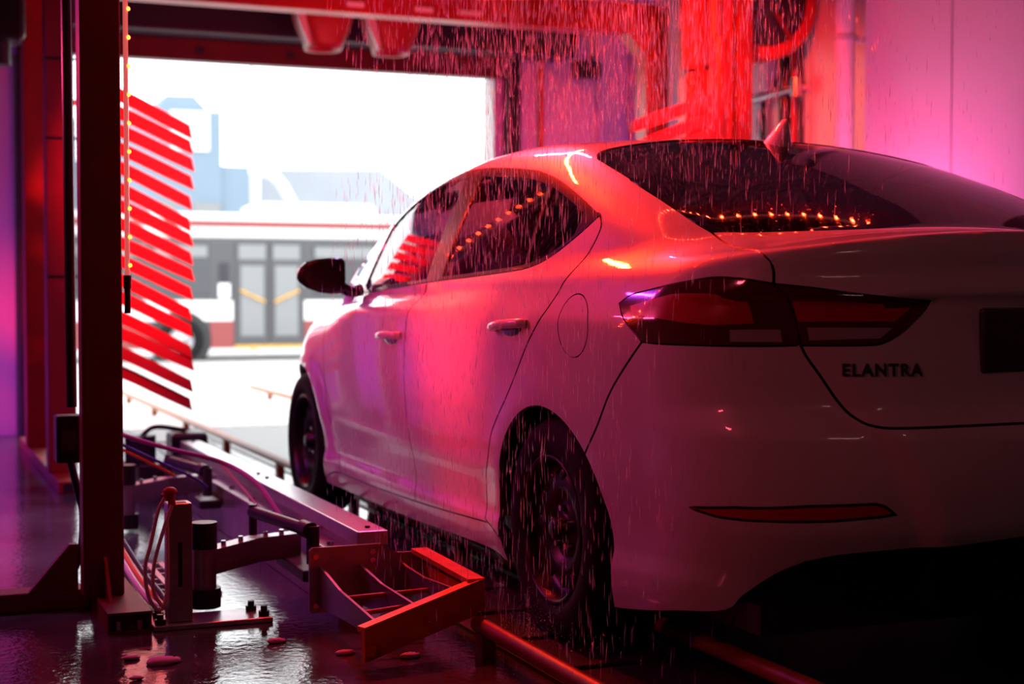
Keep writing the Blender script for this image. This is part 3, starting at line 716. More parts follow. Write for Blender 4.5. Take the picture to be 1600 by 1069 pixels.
# ---- near arch with the LED strip
arch = thing('wash_arch', 'dark red steel arch nearest the camera, its left post carrying the glowing LED tube', 'wash arch', (-1.96, .88, 0))
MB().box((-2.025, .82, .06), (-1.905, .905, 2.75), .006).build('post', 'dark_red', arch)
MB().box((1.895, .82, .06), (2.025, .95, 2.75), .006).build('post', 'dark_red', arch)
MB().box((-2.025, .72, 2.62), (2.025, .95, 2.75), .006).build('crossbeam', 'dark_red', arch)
for x in (-1.927, 1.927):
    f = MB().box((x-.062, .562, 0), (x+.062, 1.12, .006)).box((x-.062, .562, .054), (x+.062, 1.12, .06)).box((x-.062, .562, .006), (x-.056, 1.12, .054)).box((x+.056, .562, .006), (x+.062, 1.12, .054)).box((x-.056, .60, .006), (x+.056, .61, .054)).build('foot', 'dark_red', arch)
    for dx in (-.03, .03): MB().cyl((x+dx, .575, .006), (x+dx, .575, .034), .010, n=6).build('bolt', 'chrome', f)
MB().box((-3.1, .96, 0), (-1.99, 1.06, .06), .005).build('side_foot', 'dark_red', arch)
MB().prism([(-2.17, .06), (-2.025, .06), (-2.025, .20), (-2.05, .20)], .96, .99, 'y').build('gusset', 'dark_red', arch)
MB().prism([(.70, .06), (.82, .06), (.82, .18)], -1.966, -1.956, 'x').build('gusset', 'dark_red', arch)
st = MB().tube([(-1.886, .845, 1.02), (-1.886, .845, 1.4), (-1.886, .845, 2.58)], .0075, 8, 1).build('led_strip', 'led_tube', arch)
for k in range(18): led(st, (-1.8785, .842, 1.055+k*LEDG), 3, (1, -.1, .35))
MB().cyl((-1.886, .845, .985), (-1.886, .845, 1.025), .012).cyl((-1.886, .845, .91), (-1.886, .845, .985), .0095).build('strip_plug', 'black', arch)
MB().tube([(-1.905, .97, 2.3), (-1.903, .97, 1.6), (-1.905, .97, 1.0)], .006, 6, 1).build('strip_cable', 'dark_red', arch)
st = MB().tube([(-1.86, .74, 2.608), (0, .74, 2.608), (1.02, .74, 2.608)], .0075, 8, 1).build('led_strip', 'led_tube', arch)
for k in range(31): led(st, (-1.84+k*.094, .735, 2.60), 2.2, (0, -.1, -1))
MB().tube([(-2.045, 1.0, 2.7), (-2.04, 1.0, 1.5), (-2.035, 1.0, .62)], .016, 8, 1).build('conduit', 'black', arch)
bx = MB().box((-2.085, .96, .45), (-2.005, 1.06, .595), .006).build('junction_box', 'black', arch)
MB().box((-2.072, .957, .49), (-2.025, .960, .55)).build('rating_label', 'plate', bx)
MB().tube([(-2.04, 1.0, .45), (-2.02, 1.0, .36), (-2.005, 1.0, .29), (-2.012, 1.0, .17), (-2.045, 1.0, .10), (-2.10, 1.0, .055), (-2.2, 1.02, .02)], .012, 8).build('cable', 'black', arch)

# ---- brush gantry further along the tunnel
bg = thing('brush_gantry', 'bright red steel gantry with two left posts and a crossbeam before the exit door', 'gantry', (-1.75, 4.2, 0))
for y in (4.2, 5.55):
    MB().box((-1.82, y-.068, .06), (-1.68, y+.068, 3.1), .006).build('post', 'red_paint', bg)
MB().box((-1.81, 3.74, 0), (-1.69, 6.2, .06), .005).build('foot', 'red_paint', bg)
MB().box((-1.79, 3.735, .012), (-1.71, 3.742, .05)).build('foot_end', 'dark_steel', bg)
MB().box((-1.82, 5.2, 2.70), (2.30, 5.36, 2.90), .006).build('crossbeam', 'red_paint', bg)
MB().box((2.13, 5.2, .0), (2.30, 5.36, 2.70), .006).prism([(2.0, 2.70), (2.13, 2.55), (2.13, 2.70)], 5.21, 5.35, 'y').build('post', 'red_paint', bg)
for a, b in ((.06, .17), (.50, .62), (.80, .95)): MB().box((a, 5.19, 2.735), (b, 5.2, 2.765)).build('light_dash', 'white_plastic', bg)  # white plates standing in for bright dashes of light along the beam
MB().tube([(-1.66, 4.1, 3.0), (-1.665, 4.1, 1.6), (-1.66, 4.1, .8)], .012, 8, 1).build('cable', 'hose_purple', bg)
st = MB().tube([(-1.60, 4.2, 1.95), (-1.60, 4.2, 2.3), (-1.60, 4.2, 2.9)], .0075, 8, 1).box((-1.68, 4.19, 1.93), (-1.60, 4.21, 1.96)).box((-1.68, 4.19, 2.85), (-1.60, 4.21, 2.88)).build('led_strip', 'led_tube', bg)
for k in range(10): led(st, (-1.592, 4.192, 1.99+k*.094), 1.0, (1, -.6, 0))
for z in (1.05, 1.75, 2.15): MB().box((-1.822, 4.128, z), (-1.655, 4.133, z+.012)).build('cable_tie', 'black', bg)
MB().box((-2.12, 5.0, 2.38), (-1.84, 5.3, 2.62), .03).cyl((-1.98, 5.15, 2.25), (-1.98, 5.15, 2.4), .07).build('motor', 'black', bg)
MB().box((-2.3, 4.9, 2.62), (-1.82, 5.05, 2.75), .005).build('motor_arm', 'red_paint', bg)

rg = thing('brush_tower', 'bright red steel brush tower rising behind the car roof, with a few glowing LEDs', 'brush tower', (2.0, 4.05, 0))
MB().box((1.81, 4.05, 0), (2.03, 4.2, 3.1), .03).build('column', 'red_paint', rg)
MB().box((2.05, 4.06, 0), (2.11, 4.14, 3.1), .006).build('column', 'red_paint', rg)
MB().box((2.122, 4.0, 0), (2.22, 4.12, 3.1), .006).build('column', 'dark_red', rg)
MB().box((1.76, 4.0, 2.29), (1.86, 4.05, 3.0), .02).build('motor_cover', 'foam', rg)
MB().cyl((1.96, 4.02, 2.31), (1.96, 4.02, 3.0), .06).build('motor', 'dark_red', rg)
st = MB().tube([(2.038, 4.02, 2.16), (2.038, 4.02, 1.7), (2.038, 4.02, 1.3)], .009, 8, 1).build('led_strip', 'led_tube', rg)
for k in range(8): led(st, (2.038, 4.008, 2.125-k*.102), .9, (-.3, -1, 0))
MB().tube([(2.045, 4.02, 2.5), (2.042, 4.02, 2.3), (2.038, 4.02, 2.16)], .011, 8, 1).build('strip_cable', 'black', rg)

# ---- wash brushes of drooping red foam blades
def brush(name, label, sx, sy, tipx, ztop, n, dz, drop):
    t = thing(name, label, 'brush', (sx, sy, 0), 'side brushes')
    MB().cyl((sx, sy, .08), (sx, sy, ztop+.35), .05).cyl((sx, sy, 0), (sx, sy, .08), .11).build('shaft', 'dark_red', t)
    s = 1 if tipx > sx else -1
    L = abs(tipx-sx)
    base = None
    for k in range(n):
        z = ztop-k*dz
        if base is None:
            pr = [(0, .036), (L*.35, .036-drop*.32), (L*.7, .036-drop*.68), (L, .036-drop), (L+.014, -.034-drop), (L*.7, -.034-drop*.68), (L*.35, -.034-drop*.32), (0, -.034)]
            base = MB().prism([(s*a, b) for a, b in pr], -.024, .024, 'y').build('blade', 'foam', t); o = base
        else:
            o = base.copy(); COL.objects.link(o); o.parent = t
        o.matrix_parent_inverse = Matrix.Translation((0, 0, 0))
        o.location = (0, random.uniform(-.02, .02), z+random.uniform(-.006, .006)); o.rotation_euler = (0, random.uniform(-.03, .03), random.uniform(-.07, .07))
    return t
brush('wash_brush', 'tall brush of slanting red foam blades against the bright exit, left of the car', -1.50, 4.4, -1.055, 2.06, 16, .098, .215)
brush('wash_brush', 'brush with red foam blades showing just above the car roof', 1.90, 3.86, 1.34, 2.10, 17, .10, .20)

# ---- dryer blowers, floodlight, drum, wall fittings
def blower(x, label):
    y = 5.95
    t = thing('dryer_blower', label, 'blower', (x, y, 2.8), 'dryer blowers')
    n = 18; vs = []
    for z, w, d, e in ((2.86, .19, .17, .5), (2.80, .19, .17, .5), (2.72, .165, .16, .55), (2.62, .125, .14, .7), (2.58, .118, .13, .8), (2.59, .10, .11, .8), (2.75, .10, .11, .8)):
        for k in range(n):
            a = 2*PI*k/n; c, q = math.cos(a), math.sin(a)
            vs.append((x+w*abs(c)**e*(1 if c > 0 else -1), y+d*abs(q)**e*(1 if q > 0 else -1), z))
    MB().add(vs, [[j*n+k, j*n+(k+1) % n, (j+1)*n+(k+1) % n, (j+1)*n+k] for j in range(6) for k in range(n)]+[list(range(6*n, 7*n))], True).build('nozzle', 'red_paint', t)
    MB().prism([(x-.25, 2.88), (x-.19, 2.88), (x-.125, 2.60), (x-.14, 2.58), (x-.21, 2.74)], y-.18, y-.14, 'y').build('side_plate', 'white_plastic', t)
    MB().box((x-.2, y-.2, 2.86), (x+.2, y+.2, 3.2), .03).build('housing', 'red_paint', t)
blower(.115, 'red dryer blower nozzle under the crossbeam, left of the pair')
blower(.585, 'red dryer blower nozzle under the crossbeam, right of the pair')

dr = thing('fan_drum', 'big round dark drum with a red rim high up by the right wall', 'drum', (2.47, 4.3, 2.8))
MB().lathe([(.30, .02), (.36, .0), (.385, .03), (.385, .22), (.36, .25)], (2.47, 4.25, 2.80), (0, 1, 0), 40).build('rim', 'red_paint', dr)
MB().lathe([(0, .0), (.1, -.03), (.12, .02), (.30, .03), (.33, .05), (.33, .2), (0, .2)], (2.47, 4.25, 2.80), (0, 1, 0), 40).build('face', 'dark_steel', dr)
for k in range(5):
    a = 2*PI*k/5; MB().box((2.47-.012, 4.245, 2.80), (2.47+.012, 4.262, 3.11), .003, Matrix.Rotation(a, 3, 'Y'), (2.47, 4.25, 2.80)).build('spoke', 'dark_red', dr)
MB().box((2.42, 4.3, 3.1), (2.52, 4.4, 3.6)).build('hanger', 'dark_red', dr)

t = thing('wall_pipe', 'wide upright pipe on the right wall, lit salmon pink', 'pipe', (2.47, 3.40, 0))
MB().cyl((2.47, 3.42, .0), (2.47, 3.42, 3.59), .055, n=20).build('pipe', 'white_plastic', t)
for z in (.8, 2.4): MB().cyl((2.47, 3.42, z), (2.47, 3.42, z+.03), .06, n=20).box((2.47, 3.40, z), (2.60, 3.44, z+.03)).build('clip', 'jamb', t)
t = thing('wall_pipe', 'thin orange pipe beside the dark roller-door housing', 'pipe', (2.1, 6.9, 0))
MB().cyl((2.10, 6.9, 0), (2.10, 6.9, 2.8), .022).build('pipe', 'orange', t)
for z in (.6, 1.8): MB().box((2.08, 6.9, z), (2.12, 6.97, z+.03)).build('clip', 'jamb', t)
t = thing('floodlight', 'small black floodlight on an arm beside the exit door', 'floodlight', (2.42, 6.75, 2.7))
MB().box((2.30, 6.68, 2.62), (2.52, 6.80, 2.76), .025).build('housing', 'black', t); MB().box((2.32, 6.665, 2.64), (2.50, 6.685, 2.74), .005).build('lens', 'dark_steel', t); MB().tube([(2.42, 6.78, 2.72), (2.5, 6.85, 2.8), (2.57, 6.97, 2.82)], .018, 8).build('arm', 'black', t)
t = thing('cable_run', 'black cable hanging down the pale wall strip near the exit', 'cable', (2.86, 6.9, 0))
MB().tube([(2.86, 7.1, 3.1), (2.85, 7.08, 2.85), (2.83, 7.1, 2.6), (2.85, 7.12, 2.2), (2.85, 7.12, 1.5)], .018, 8).ball((2.85, 7.08, 2.84), .05, (.7, 1, 2)).build('cable', 'black', t)
t = thing('control_box', 'pale electrical box on the wall right of the red brush tower', 'electrical box', (2.82, 4.9, 2.3))
MB().box((2.76, 4.72, 2.30), (2.878, 5.05, 2.70), .01).build('box', 'white_plastic', t); MB().box((2.755, 4.74, 2.33), (2.762, 5.03, 2.67), .004).build('door', 'white_plastic', t)
MB().tube([(2.85, 4.9, 2.30), (2.85, 4.9, 1.7), (2.85, 4.9, .5)], .02, 8, 1).build('conduit', 'black', t)
for (y, r, m, lab) in ((4.60, .045, 'black', 'thick black upright hose on the wall behind the antenna fin'), (4.50, .016, 'red_paint', 'thin red upright pipe beside the thick black hose'), (4.42, .012, 'black', 'thin black upright conduit right of the thin red pipe')):
    t = thing('wall_hose' if r > .03 else 'wall_conduit', lab, 'hose' if r > .03 else 'conduit', (2.83, y, 0))
    MB().cyl((2.83, y, 0), (2.83, y, 3.4), r).build('pipe', m, t)
    MB().box((2.80, y-r-.01, 2.27), (2.9, y+r+.01, 2.30)).build('clip', 'jamb', t)
t = thing('pipe_valve', 'short horizontal pipe and valve on the wall right of the brush tower', 'valve', (2.78, 4.6, 2.26))
MB().cyl((2.78, 4.40, 2.27), (2.78, 5.06, 2.25), .02).build('pipe', 'galv', t); MB().cyl((2.78, 4.40, 2.22), (2.78, 4.40, 2.34), .035).build('valve_body', 'chrome', t); MB().tube([(2.78, 5.0, 2.25), (2.77, 5.08, 2.2), (2.78, 5.12, 2.05)], .02, 8).build('elbow', 'black', t)

# ---- guide rails and channel beside the car
def rail(x, y0, y1, label, m):
    t = thing('guide_rail', label, 'rail', (x, y0, 0), 'wheel guide rails')
    MB().tube([(x, y0, .075), (x, (y0+y1)/2, .075), (x, y1, .075)], .023, 12, 1).build('tube', m, t)
    y = y0+.3
    while y < y1: MB().box((x-.02, y, 0), (x+.02, y+.05, .06)).build('foot', m, t); y += 1.4
rail(-1.085, -3.2, -.02, 'orange-red tube rail on the floor left of the rear wheel', 'rail_paint')
rail(-.630, -3.2, 10.5, 'long yellow and orange tube rail running under the car out of the exit', 'rail_orange')
rail(.630, -3.2, 10.5, 'tube rail on the far side under the car', 'rail_orange')
t = struct(MB().box((-1.03, -4, 0), (-.70, 6.9, .012)).build('trim_1', 'dark_steel'), 'dark steel conveyor track under the left wheels')
for k in range(22): MB().box((-1.02, -1.4+k*.35, .012), (-.71, -1.4+k*.35+.05, .022), .003).build('track_bar', 'dark_steel', t)

struct(MB().box((-.58, -4, 0), (.58, 6.9, .008)).build('trim_2', 'black'), 'black pit cover between the guide rails')
ch = thing('guide_channel', 'long stepped galvanised steel channel on the floor left of the car', 'channel', (-1.2, 2, 0))
for y0, y1 in ((.56, 2.045), (2.055, 3.6)):
    c = MB().box((-1.252, y0, .205), (-1.155, y1, .25), .004).build('cover', 'alu', ch)
    for y in (y0+.07, y1-.07): MB().cyl((-1.20, y, .25), (-1.20, y, .256), .008, n=6).build('bolt', 'dark_steel', c)
MB().box((-1.245, .58, .18), (-1.16, 3.6, .205)).build('web', 'galv', ch)
for y0, y1 in ((.56, 1.60), (1.607, 3.6)):
    MB().box((-1.312, y0, 0), (-1.235, y1, .182), .004).build('ledge', 'galv', ch)
for k in range(8): MB().cyl((-1.285, .75+k*.37, .182), (-1.285, .75+k*.37, .195), .011, n=6).build('bolt', 'chrome', ch)

wg = thing('wheel_guide', 'orange-edged steel guide with ribs at the near end of the channel, beside the rear wheel', 'wheel guide', (-1.25, .3, 0))
pl = MB().prism([(-1.418, .035), (-1.41, .027), (-1.353, .027), (-1.30, .045), (-1.06, .06), (-1.064, .19), (-1.145, .191), (-1.198, .221), (-1.408, .221), (-1.418, .212)], .498, .508, 'y').build('end_plate', 'galv', wg)
for x, z in ((-1.40, .195), (-1.225, .20), (-1.225, .175), (-1.40, .05)): MB().cyl((x, .49, z), (x, .498, z), .009, n=6).build('bolt', 'chrome', pl)
for x, ya, za in ((-1.385, -.085, .113), (-1.262, -.045, .140), (-1.135, -.004, .168)):
    MB().prism([(.498, .165), (.44, .158), (.28, .150-(.16-za)*.35), (ya+.01, za), (ya+.01, za-.045), (.20, .06), (.498, .045)], x-.004, x+.004, 'x').build('rib', 'galv', wg)
MB().cyl((-1.385, .24, .118), (-1.07, .24, .125), .007).build('rod', 'red_paint', wg)
MB().cyl((-1.385, .09, .105), (-1.20, .09, .118), .007).build('rod', 'red_paint', wg)
ap = Vector((-1.05, .02, .19)); le = Vector((-1.43, -.105, .110))
d = (ap-le); nrm = Vector((d.y, -d.x, 0)).normalized()
def bar(a, b, off, hh, th):
    vs = []
    for p in (a, b):
        for o_, z in ((0, 0), (0, -hh), (th, -hh), (th, -th), (off, -th), (off, 0)):
            q = p-nrm_*o_+Vector((0, 0, z)); vs.append(q[:])
    return vs, [[0, 1, 2, 3, 4, 5][::-1], [6, 7, 8, 9, 10, 11]]+[[i, (i+1) % 6, (i+1) % 6+6, i+6] for i in range(6)]
nrm_ = nrm; v_, f_ = bar(le, ap, .034, .092, .014)
MB().add(v_, f_).prism([(-1.432, .035), (-1.405, .035), (-1.400, .06), (-1.432, .06)], -.112, -.098, 'y').build('front_bar', 'orange', wg)
nrm_ = Vector((1, 0, 0)); v_, f_ = bar(Vector((-1.052, .50, .20)), ap, .050, .090, .014)
MB().add(v_, f_).build('side_bar', 'orange', wg)

# ---- pneumatic arms
def actuator(dy, dx, label):
    t = thing('pneumatic_arm', label, 'actuator', (-1.675+dx, .77+dy, 0), 'pneumatic arms')
    def V(x, y, z): return (x+dx, y+dy, z)
    MB().cyl(V(-1.675, .77, .016), V(-1.675, .77, .075), .050, n=24).build('hub_base', 'black', t)
    MB().cyl(V(-1.675, .77, .075), V(-1.675, .77, .195), .037, n=24).build('hub', 'galv', t)
    MB().cyl(V(-1.675, .77, .195), V(-1.675, .77, .275), .040, n=24).build('hub_cap', 'black', t)
    a, b, c = Vector(V(-1.655, .775, .155)), Vector(V(-1.50, .875, .165)), Vector(V(-1.36, .92, .165))
    for p, q, nm in ((a, b, 'arm'), (b, c, 'arm_end')):
        d_ = q-p; s_ = Vector((-d_.y, d_.x, 0)).normalized()*.030; u_ = Vector((0, 0, .038))
        vs = [(e+si*s_+ui*u_)[:] for e in (p-d_.normalized()*.01, q+d_.normalized()*.01) for si, ui in ((-1, -1), (1, -1), (1, 1), (-1, 1))]
        o = MB().add(vs, [[0, 1, 2, 3], [4, 5, 6, 7], [0, 1, 5, 4], [1, 2, 6, 5], [2, 3, 7, 6], [3, 0, 4, 7]]).build(nm, 'galv', t)
        for f in (.3, .7): MB().cyl((p+d_*f+u_)[:], (p+d_*f+u_*1.35)[:], .008, n=6).build('bolt', 'chrome', o)
    cyl = MB().cyl(V(-1.452, 1.095, .25), V(-1.38, .65, .25), .020, n=20).build('cylinder', 'black', t)
    MB().cyl(V(-1.384, .70, .25), V(-1.378, .63, .25), .026, n=20).build('cylinder_head', 'dark_steel', cyl)
    MB().cyl(V(-1.452, 1.095, .17), V(-1.452, 1.095, .275), .014).build('pin', 'dark_steel', t)
    MB().cyl(V(-1.372, .63, .15), V(-1.372, .63, .265), .020).build('pin', 'dark_steel', t)
    MB().box(V(-1.41, .60, .10), V(-1.32, .95, .135), .006).build('bracket', 'dark_steel', t)
    return t
actuator(0, 0, 'black and grey pneumatic arm beside the upright valve bracket, nearest the camera')
actuator(1.66, 0, 'pneumatic arm second from the camera, behind the valve bracket')
t = thing('end_motor', 'dark motor box at the far end of the steel channel', 'motor', (-1.2, 3.8, 0))
MB().box((-1.28, 3.66, .14), (-1.10, 3.86, .28), .02).build('housing', 'black', t); MB().cyl((-1.42, 3.75, .12), (-1.42, 3.75, .27), .075, n=20).build('motor_body', 'dark_steel', t); MB().box((-1.45, 3.6, 0), (-1.10, 3.9, .14), .01).build('base', 'dark_steel', t)
MB().tube([(-1.42, 3.75, .26), (-1.35, 3.74, .31), (-1.2, 3.72, .29)], .012, 8).build('cable', 'black', t)

vb = thing('valve_bracket', 'grey upright bracket bolted to a floor plate, two white hose loops on it', 'bracket', (-1.7, .6, 0))
bp_ = MB().box((-1.862, .545, 0), (-1.515, .70, .016), .003).build('base_plate', 'galv', vb)
for x, y in ((-1.84, .57), (-1.555, .665), (-1.535, .58), (-1.83, .675)): MB().cyl((x, y, .016), (x, y, .030), .016, n=6).cyl((x, y, .03), (x, y, .045), .010, n=8).build('bolt', 'dark_steel', bp_)
up = MB().box((-1.815, .575, .016), (-1.745, .645, .362), .004).build('upright', 'galv', vb)
MB().box((-1.787, .5735, .12), (-1.775, .576, .25)).build('slot', 'black', up); MB().box((-1.80, .59, .3615), (-1.76, .63, .364)).build('slot', 'black', up)
MB().ball((-1.812, .56, .40), .018, (1.2, 1, .8)).cyl((-1.83, .555, .385), (-1.812, .56, .40), .012).cyl((-1.806, .56, .36), (-1.808, .56, .395), .011).build('fitting', 'red_paint', vb)
MB().tube([(-1.828, .55, .385), (-1.848, .548, .345), (-1.869, .545, .254), (-1.886, .54, .19), (-1.878, .54, .108), (-1.846, .545, .062), (-1.825, .55, .11), (-1.820, .555, .25), (-1.822, .56, .34)], .0055, 8).build('hose', 'hose_pink', vb)
MB().tube([(-1.808, .55, .362), (-1.83, .548, .30), (-1.86, .54, .20), (-1.863, .54, .12), (-1.84, .54, .075)], .0055, 8).build('hose', 'hose_pink', vb)

# ---- loose hoses and air lines
tag(MB().tube([(-1.90, 1.75, .52), (-1.80, 1.6, .473), (-1.649, 1.6, .421), (-1.455, 1.6, .363), (-1.36, 1.45, .30), (-1.31, 1.3, .20)], .0085, 10).build('air_hose', 'hose_purple'), 'thick purple hose slung from the near post to the channel', 'hose')
tag(MB().tube([(-1.455, 1.6, .355), (-1.40, 1.5, .28), (-1.339, 1.35, .19), (-1.28, 1.2, .172), (-1.24, 1.05, .20), (-1.252, .98, .205)], .0045, 8).build('air_line', 'hose_pink'), 'thin pale air line drooping onto the channel ledge', 'hose')
tag(MB().tube([(-1.89, 1.65, .48), (-1.793, 1.6, .434), (-1.66, 1.6, .365), (-1.559, 1.6, .314), (-1.50, 1.62, .27)], .0055, 8).build('air_line', 'hose_blue'), 'blue air line below the thick purple hose', 'hose')
tag(MB().tube([(-1.89, 1.65, .462), (-1.793, 1.6, .416), (-1.67, 1.6, .35), (-1.62, 1.6, .32)], .0055, 8).build('air_line', 'hose_orange'), 'short orange air line under the blue one', 'hose')
for k, (m, lab) in enumerate((('hose_pink', 'pale hose on the floor at the foot of the near post'), ('hose_orange', 'orange hose on the floor at the foot of the near post'), ('black', 'black hose on the floor at the foot of the near post'))):
    tag(MB().tube([(-1.86+k*.018, 1.5, .13), (-1.84+k*.022, 1.2, .06), (-1.82+k*.02, .95, .02+.008*k), (-1.80+k*.012, .80, .015)], .010-.001*k, 8).build('floor_hose', m), lab, 'hose')
gr = thing('floor_grate', 'small pale grating on the floor behind the hose loops', 'grate', (-1.7, 1.3, 0))
for k in range(5): MB().box((-1.77+k*.045, 1.02, .004), (-1.765+k*.045+.014, 1.62, .012)).build('bar', 'alu', gr)
for k in range(7): MB().box((-1.775, 1.02+k*.098, 0), (-1.57, 1.032+k*.098, .008)).build('crossbar', 'alu', gr)
for k, (x, y, r, lab) in enumerate(((-1.90, .165, .030, 'largest clump of pink soap foam on the wet floor in front of the arch foot'), (-1.57, .284, .018, 'small soap foam clump on the floor in front of the base plate'), (-1.97, .24, .015, 'soap foam clump at the left of the foreground floor'), (-1.28, -.02, .02, 'soap foam patch below the orange wheel guide'), (-1.43, .08, .018, 'soap foam patch left of the wheel guide end'), (-1.99, .02, .012, 'smallest soap foam fleck at the bottom of the floor'))):
    tag(MB().ball((x, y, .006), r, (1.4, .9, .45), 14, .12).ball((x+r, y+r*.3, .004), r*.6, (1.2, 1, .5), 10, .15).build('soap_foam', 'soap'), lab, 'foam', 'soap foam clumps')

# ================================================================ outside
bus = thing('city_bus', 'white and red city bus with grey doors, stopped across the street outside', 'bus', (6, 27, -.45))
Y0 = 27
MB().box((-.5, Y0, -.15), (11.7, Y0+2.5, 2.12), .05).build('body', 'bus_grey', bus)
MB().box((-.5, Y0-.02, 2.10), (11.7, Y0+2.52, 2.62), .10).build('roof_panel', 'bus_white', bus)
MB().box((-.5, Y0-.035, 2.33), (11.7, Y0-.015, 2.47)).build('red_stripe', 'bus_red', bus)
MB().box((4.55, Y0+.3, 2.6), (7.1, Y0+2.2, 2.88), .12).build('air_conditioner', 'bus_white', bus)
for x0, x1 in ((-.5, 3.92), (5.42, 11.7)):
    MB().box((x0, Y0-.02, .42), (x1, Y0+.01, .83), .005).build('side_panel', 'bus_white', bus)
MB().box((3.45, Y0-.022, -.15), (3.93, Y0+.01, .42), .005).build('side_panel', 'bus_red', bus)
MB().box((5.42, Y0-.022, -.15), (11.7, Y0+.01, .42), .005).build('side_panel', 'bus_red', bus)
MB().box((-.5, Y0-.022, -.15), (2.2, Y0+.01, .42), .005).build('side_panel', 'bus_red', bus)
for x0, x1 in ((-.3, .9), (1.0, 2.2), (2.3, 3.45), (5.6, 7.1), (7.2, 8.7), (8.8, 10.3)):
    w = MB().box((x0, Y0-.02, .95), (x1, Y0+.01, 2.0), .02).build('window', 'bus_glass', bus)
    MB().box((x0+.05, Y0-.026, 1.72), (x1-.05, Y0-.018, 1.95)).build('vent_pane', 'bus_pane', w)
for x0 in (3.98, 4.70):
    dd = MB().box((x0, Y0-.03, -.12), (x0+.68, Y0+.01, 2.06), .02).build('door_leaf', 'bus_grey', bus)
    MB().box((x0+.10, Y0-.036, .10), (x0+.58, Y0-.028, 1.55)).build('pane', 'bus_pane', dd)
    MB().box((x0+.06, Y0-.036, 1.68), (x0+.62, Y0-.028, 1.98)).build('pane', 'bus_pane', dd)
    r_ = (.72, .98) if x0 < 4.5 else (.98, .72)
    MB().cyl((x0+.08, Y0-.06, 1.04 if x0 < 4.5 else .80), (x0+.6, Y0-.06, .80 if x0 < 4.5 else 1.04), .025, n=8).build('handrail', 'yellow', dd)
MB().box((3.95, Y0-.05, -.16), (5.42, Y0, -.09)).build('door_step', 'yellow', bus)
MB().box((3.62, Y0-.03, .88), (3.86, Y0-.018, 1.18), .02).build('notice', 'bus_white', bus)
MB().box((3.64, Y0-.028, 1.2), (3.84, Y0-.016, 1.6), .02).build('card_reader', 'dark_steel', bus)
for x in (2.85, 9.0):
    a = MB().lathe([(.62, 0), (.56, -.01), (.0, .05)], (x, Y0-.03, .02), (0, 1, 0), 32).build('wheel_arch', 'black', bus)
    w = MB().lathe([(.47, .25), (.48, .05), (.46, 0), (.30, -.02), (.27, .03), (0, .06)], (x, Y0-.05, .03), (0, 1, 0), 32).build('wheel', 'rubber', bus)
    MB().lathe([(.26, .0), (.24, .03), (.12, .02), (.10, -.06), (0, -.07)], (x, Y0-.06, .03), (0, 1, 0), 24).build('hub', 'galv', w)
bb_ = thing('house', 'pale blue building with a stepped tower and a white panel, beyond the bus', 'building', (6, 45, -.4))
MB().box((1.5, 45, -.4), (8.27, 52, 5.12), .02).build('wall', 'blue_wall', bb_)
tw = MB().box((3.2, 44.9, -.4), (7.34, 49, 6.85), .02).build('tower_wall', 'blue_wall', bb_)
MB().prism([(5.25, 6.85), (5.6, 7.32), (6.5, 7.34), (6.95, 6.85)], 45.0, 48.5, 'y').build('tower_roof', 'blue_wall', bb_)
MB().box((5.70, 44.82, 5.55), (6.93, 44.92, 6.80), .02).build('white_panel', 'white_wall', tw)
for x in (3.6, 5.0, 6.4): MB().box((x, 44.84, 2.6), (x+.9, 44.92, 3.9), .02).build('window', 'bus_pane', tw)
hs = thing('house', 'low house with a grey-blue roof, right of the pale blue building', 'house', (12.5, 50, -.4))
MB().box((9.9, 50, -.4), (16.5, 57, 4.2), .02).build('wall', 'white_wall', hs)
MB().prism([(9.6, 4.15), (9.75, 5.45), (14.2, 5.58), (16.9, 3.6), (16.9, 3.45), (9.6, 3.9)], 49.7, 57.3, 'y').build('roof', 'grey_roof', hs)
for x in (10.6, 12.4, 14.2): MB().box((x, 49.93, 1.6), (x+1.0, 50.02, 3.1), .02).build('window', 'bus_pane', hs)
tag(MB().tube([(8.6, 46, -.4), (8.65, 46, 4.3), (8.75, 46, 5.0), (9.3, 46, 4.9), (9.75, 46, 4.3), (10.0, 46, 3.4), (10.05, 46, -.4)], .18, 10).build('garden_arch', 'white_wall'), 'white curved archway between the two houses', 'arch')
t = thing('street_lamp', 'thin tall pale pole rising behind the bus roof', 'lamp post', (5.3, 32, -.4))
MB().cyl((5.45, 32, -.4), (5.45, 32, 9.5), .05, .04).build('pole', 'jamb', t); MB().cyl((5.45, 32, -.4), (5.45, 32, -.1), .1).build('base', 'jamb', t); MB().box((5.3, 31.2, 9.5), (5.6, 32.1, 9.6), .03).build('lamp_head', 'jamb', t)

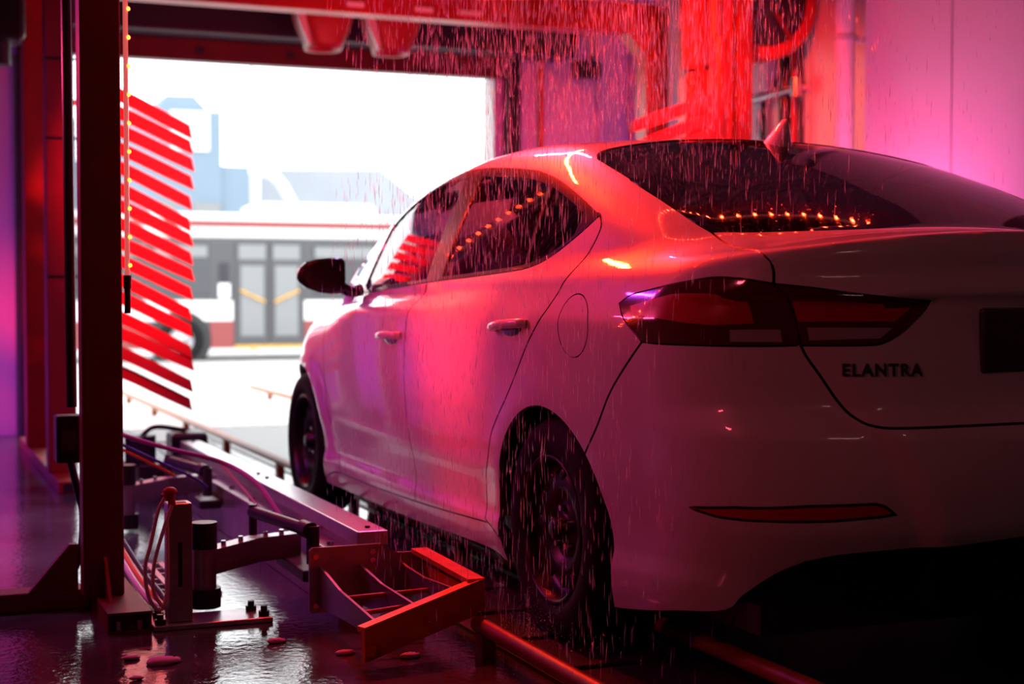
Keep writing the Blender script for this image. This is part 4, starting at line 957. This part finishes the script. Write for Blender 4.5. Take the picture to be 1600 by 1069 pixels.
# ================================================================ falling water
def streaks(N, box, dens_x, rmin, rmax, lmin, lmax):
    lo, hi = np.array(box[0]), np.array(box[1])
    P = lo+(hi-lo)*rng.random((N*3, 3)); P = P[rng.random(len(P)) < dens_x(P)][:N]
    f = F(P); f2 = F(P-np.array([0, 0, .06]))
    # water stops where it meets the car
    col = np.ones(len(P), bool)
    for k in range(1, 14): col &= F(P+np.array([0, 0, .12*k])) > 0
    P = P[(f > .012) & (f2 > .0) & col]
    return P
PS = np.vstack([streaks(21000, ((-1.25, -.15, .02), (.9, 1.0, 2.5)), lambda P: np.clip(1.0-1.25*(P[:, 0]+.40), .07, 1)*np.where(P[:, 0] < -1.0, .6, 1), 0, 0, 0, 0),
                streaks(3000, ((-1.12, -.8, .02), (-.3, -.15, 2.3)), lambda P: np.clip(1.1-1.0*np.abs(P[:, 0]+.75), .1, 1), 0, 0, 0, 0)])
vs = []; fs = []
for p in PS:
    L = random.uniform(.018, .070); r = random.uniform(.00045, .00105); o = len(vs)
    sx, sy = random.gauss(0, .03)*L, random.gauss(0, .02)*L
    vs.append((p[0], p[1], p[2]+L*.5))
    for k in range(3):
        a = 2*PI*k/3; vs.append((p[0]+sx+r*math.cos(a), p[1]+sy+r*math.sin(a), p[2]-L*.25))
    vs.append((p[0]+sx*1.3, p[1]+sy*1.3, p[2]-L*.5))
    fs += [[o, o+1, o+2], [o, o+2, o+3], [o, o+3, o+1], [o+4, o+2, o+1], [o+4, o+3, o+2], [o+4, o+1, o+3]]
# fine spray thrown up at the foot of the rear wheel
for _ in range(700):
    a = random.random()*2*PI; q = abs(random.gauss(0, .16)); o = len(vs); r = random.uniform(.0006, .0016)
    c = (-.96+q*math.cos(a)*.7, -.08+q*math.sin(a)*1.3, .03+abs(random.gauss(0, .05)))
    if F(np.array([c]))[0] < .02: continue
    vs += [(c[0]+r, c[1], c[2]), (c[0]-r, c[1], c[2]), (c[0], c[1]+r, c[2]), (c[0], c[1]-r, c[2]), (c[0], c[1], c[2]+r), (c[0], c[1], c[2]-r)]
    fs += [[o+i, o+j, o+k] for i in (0, 1) for j in (2, 3) for k in (4, 5)]
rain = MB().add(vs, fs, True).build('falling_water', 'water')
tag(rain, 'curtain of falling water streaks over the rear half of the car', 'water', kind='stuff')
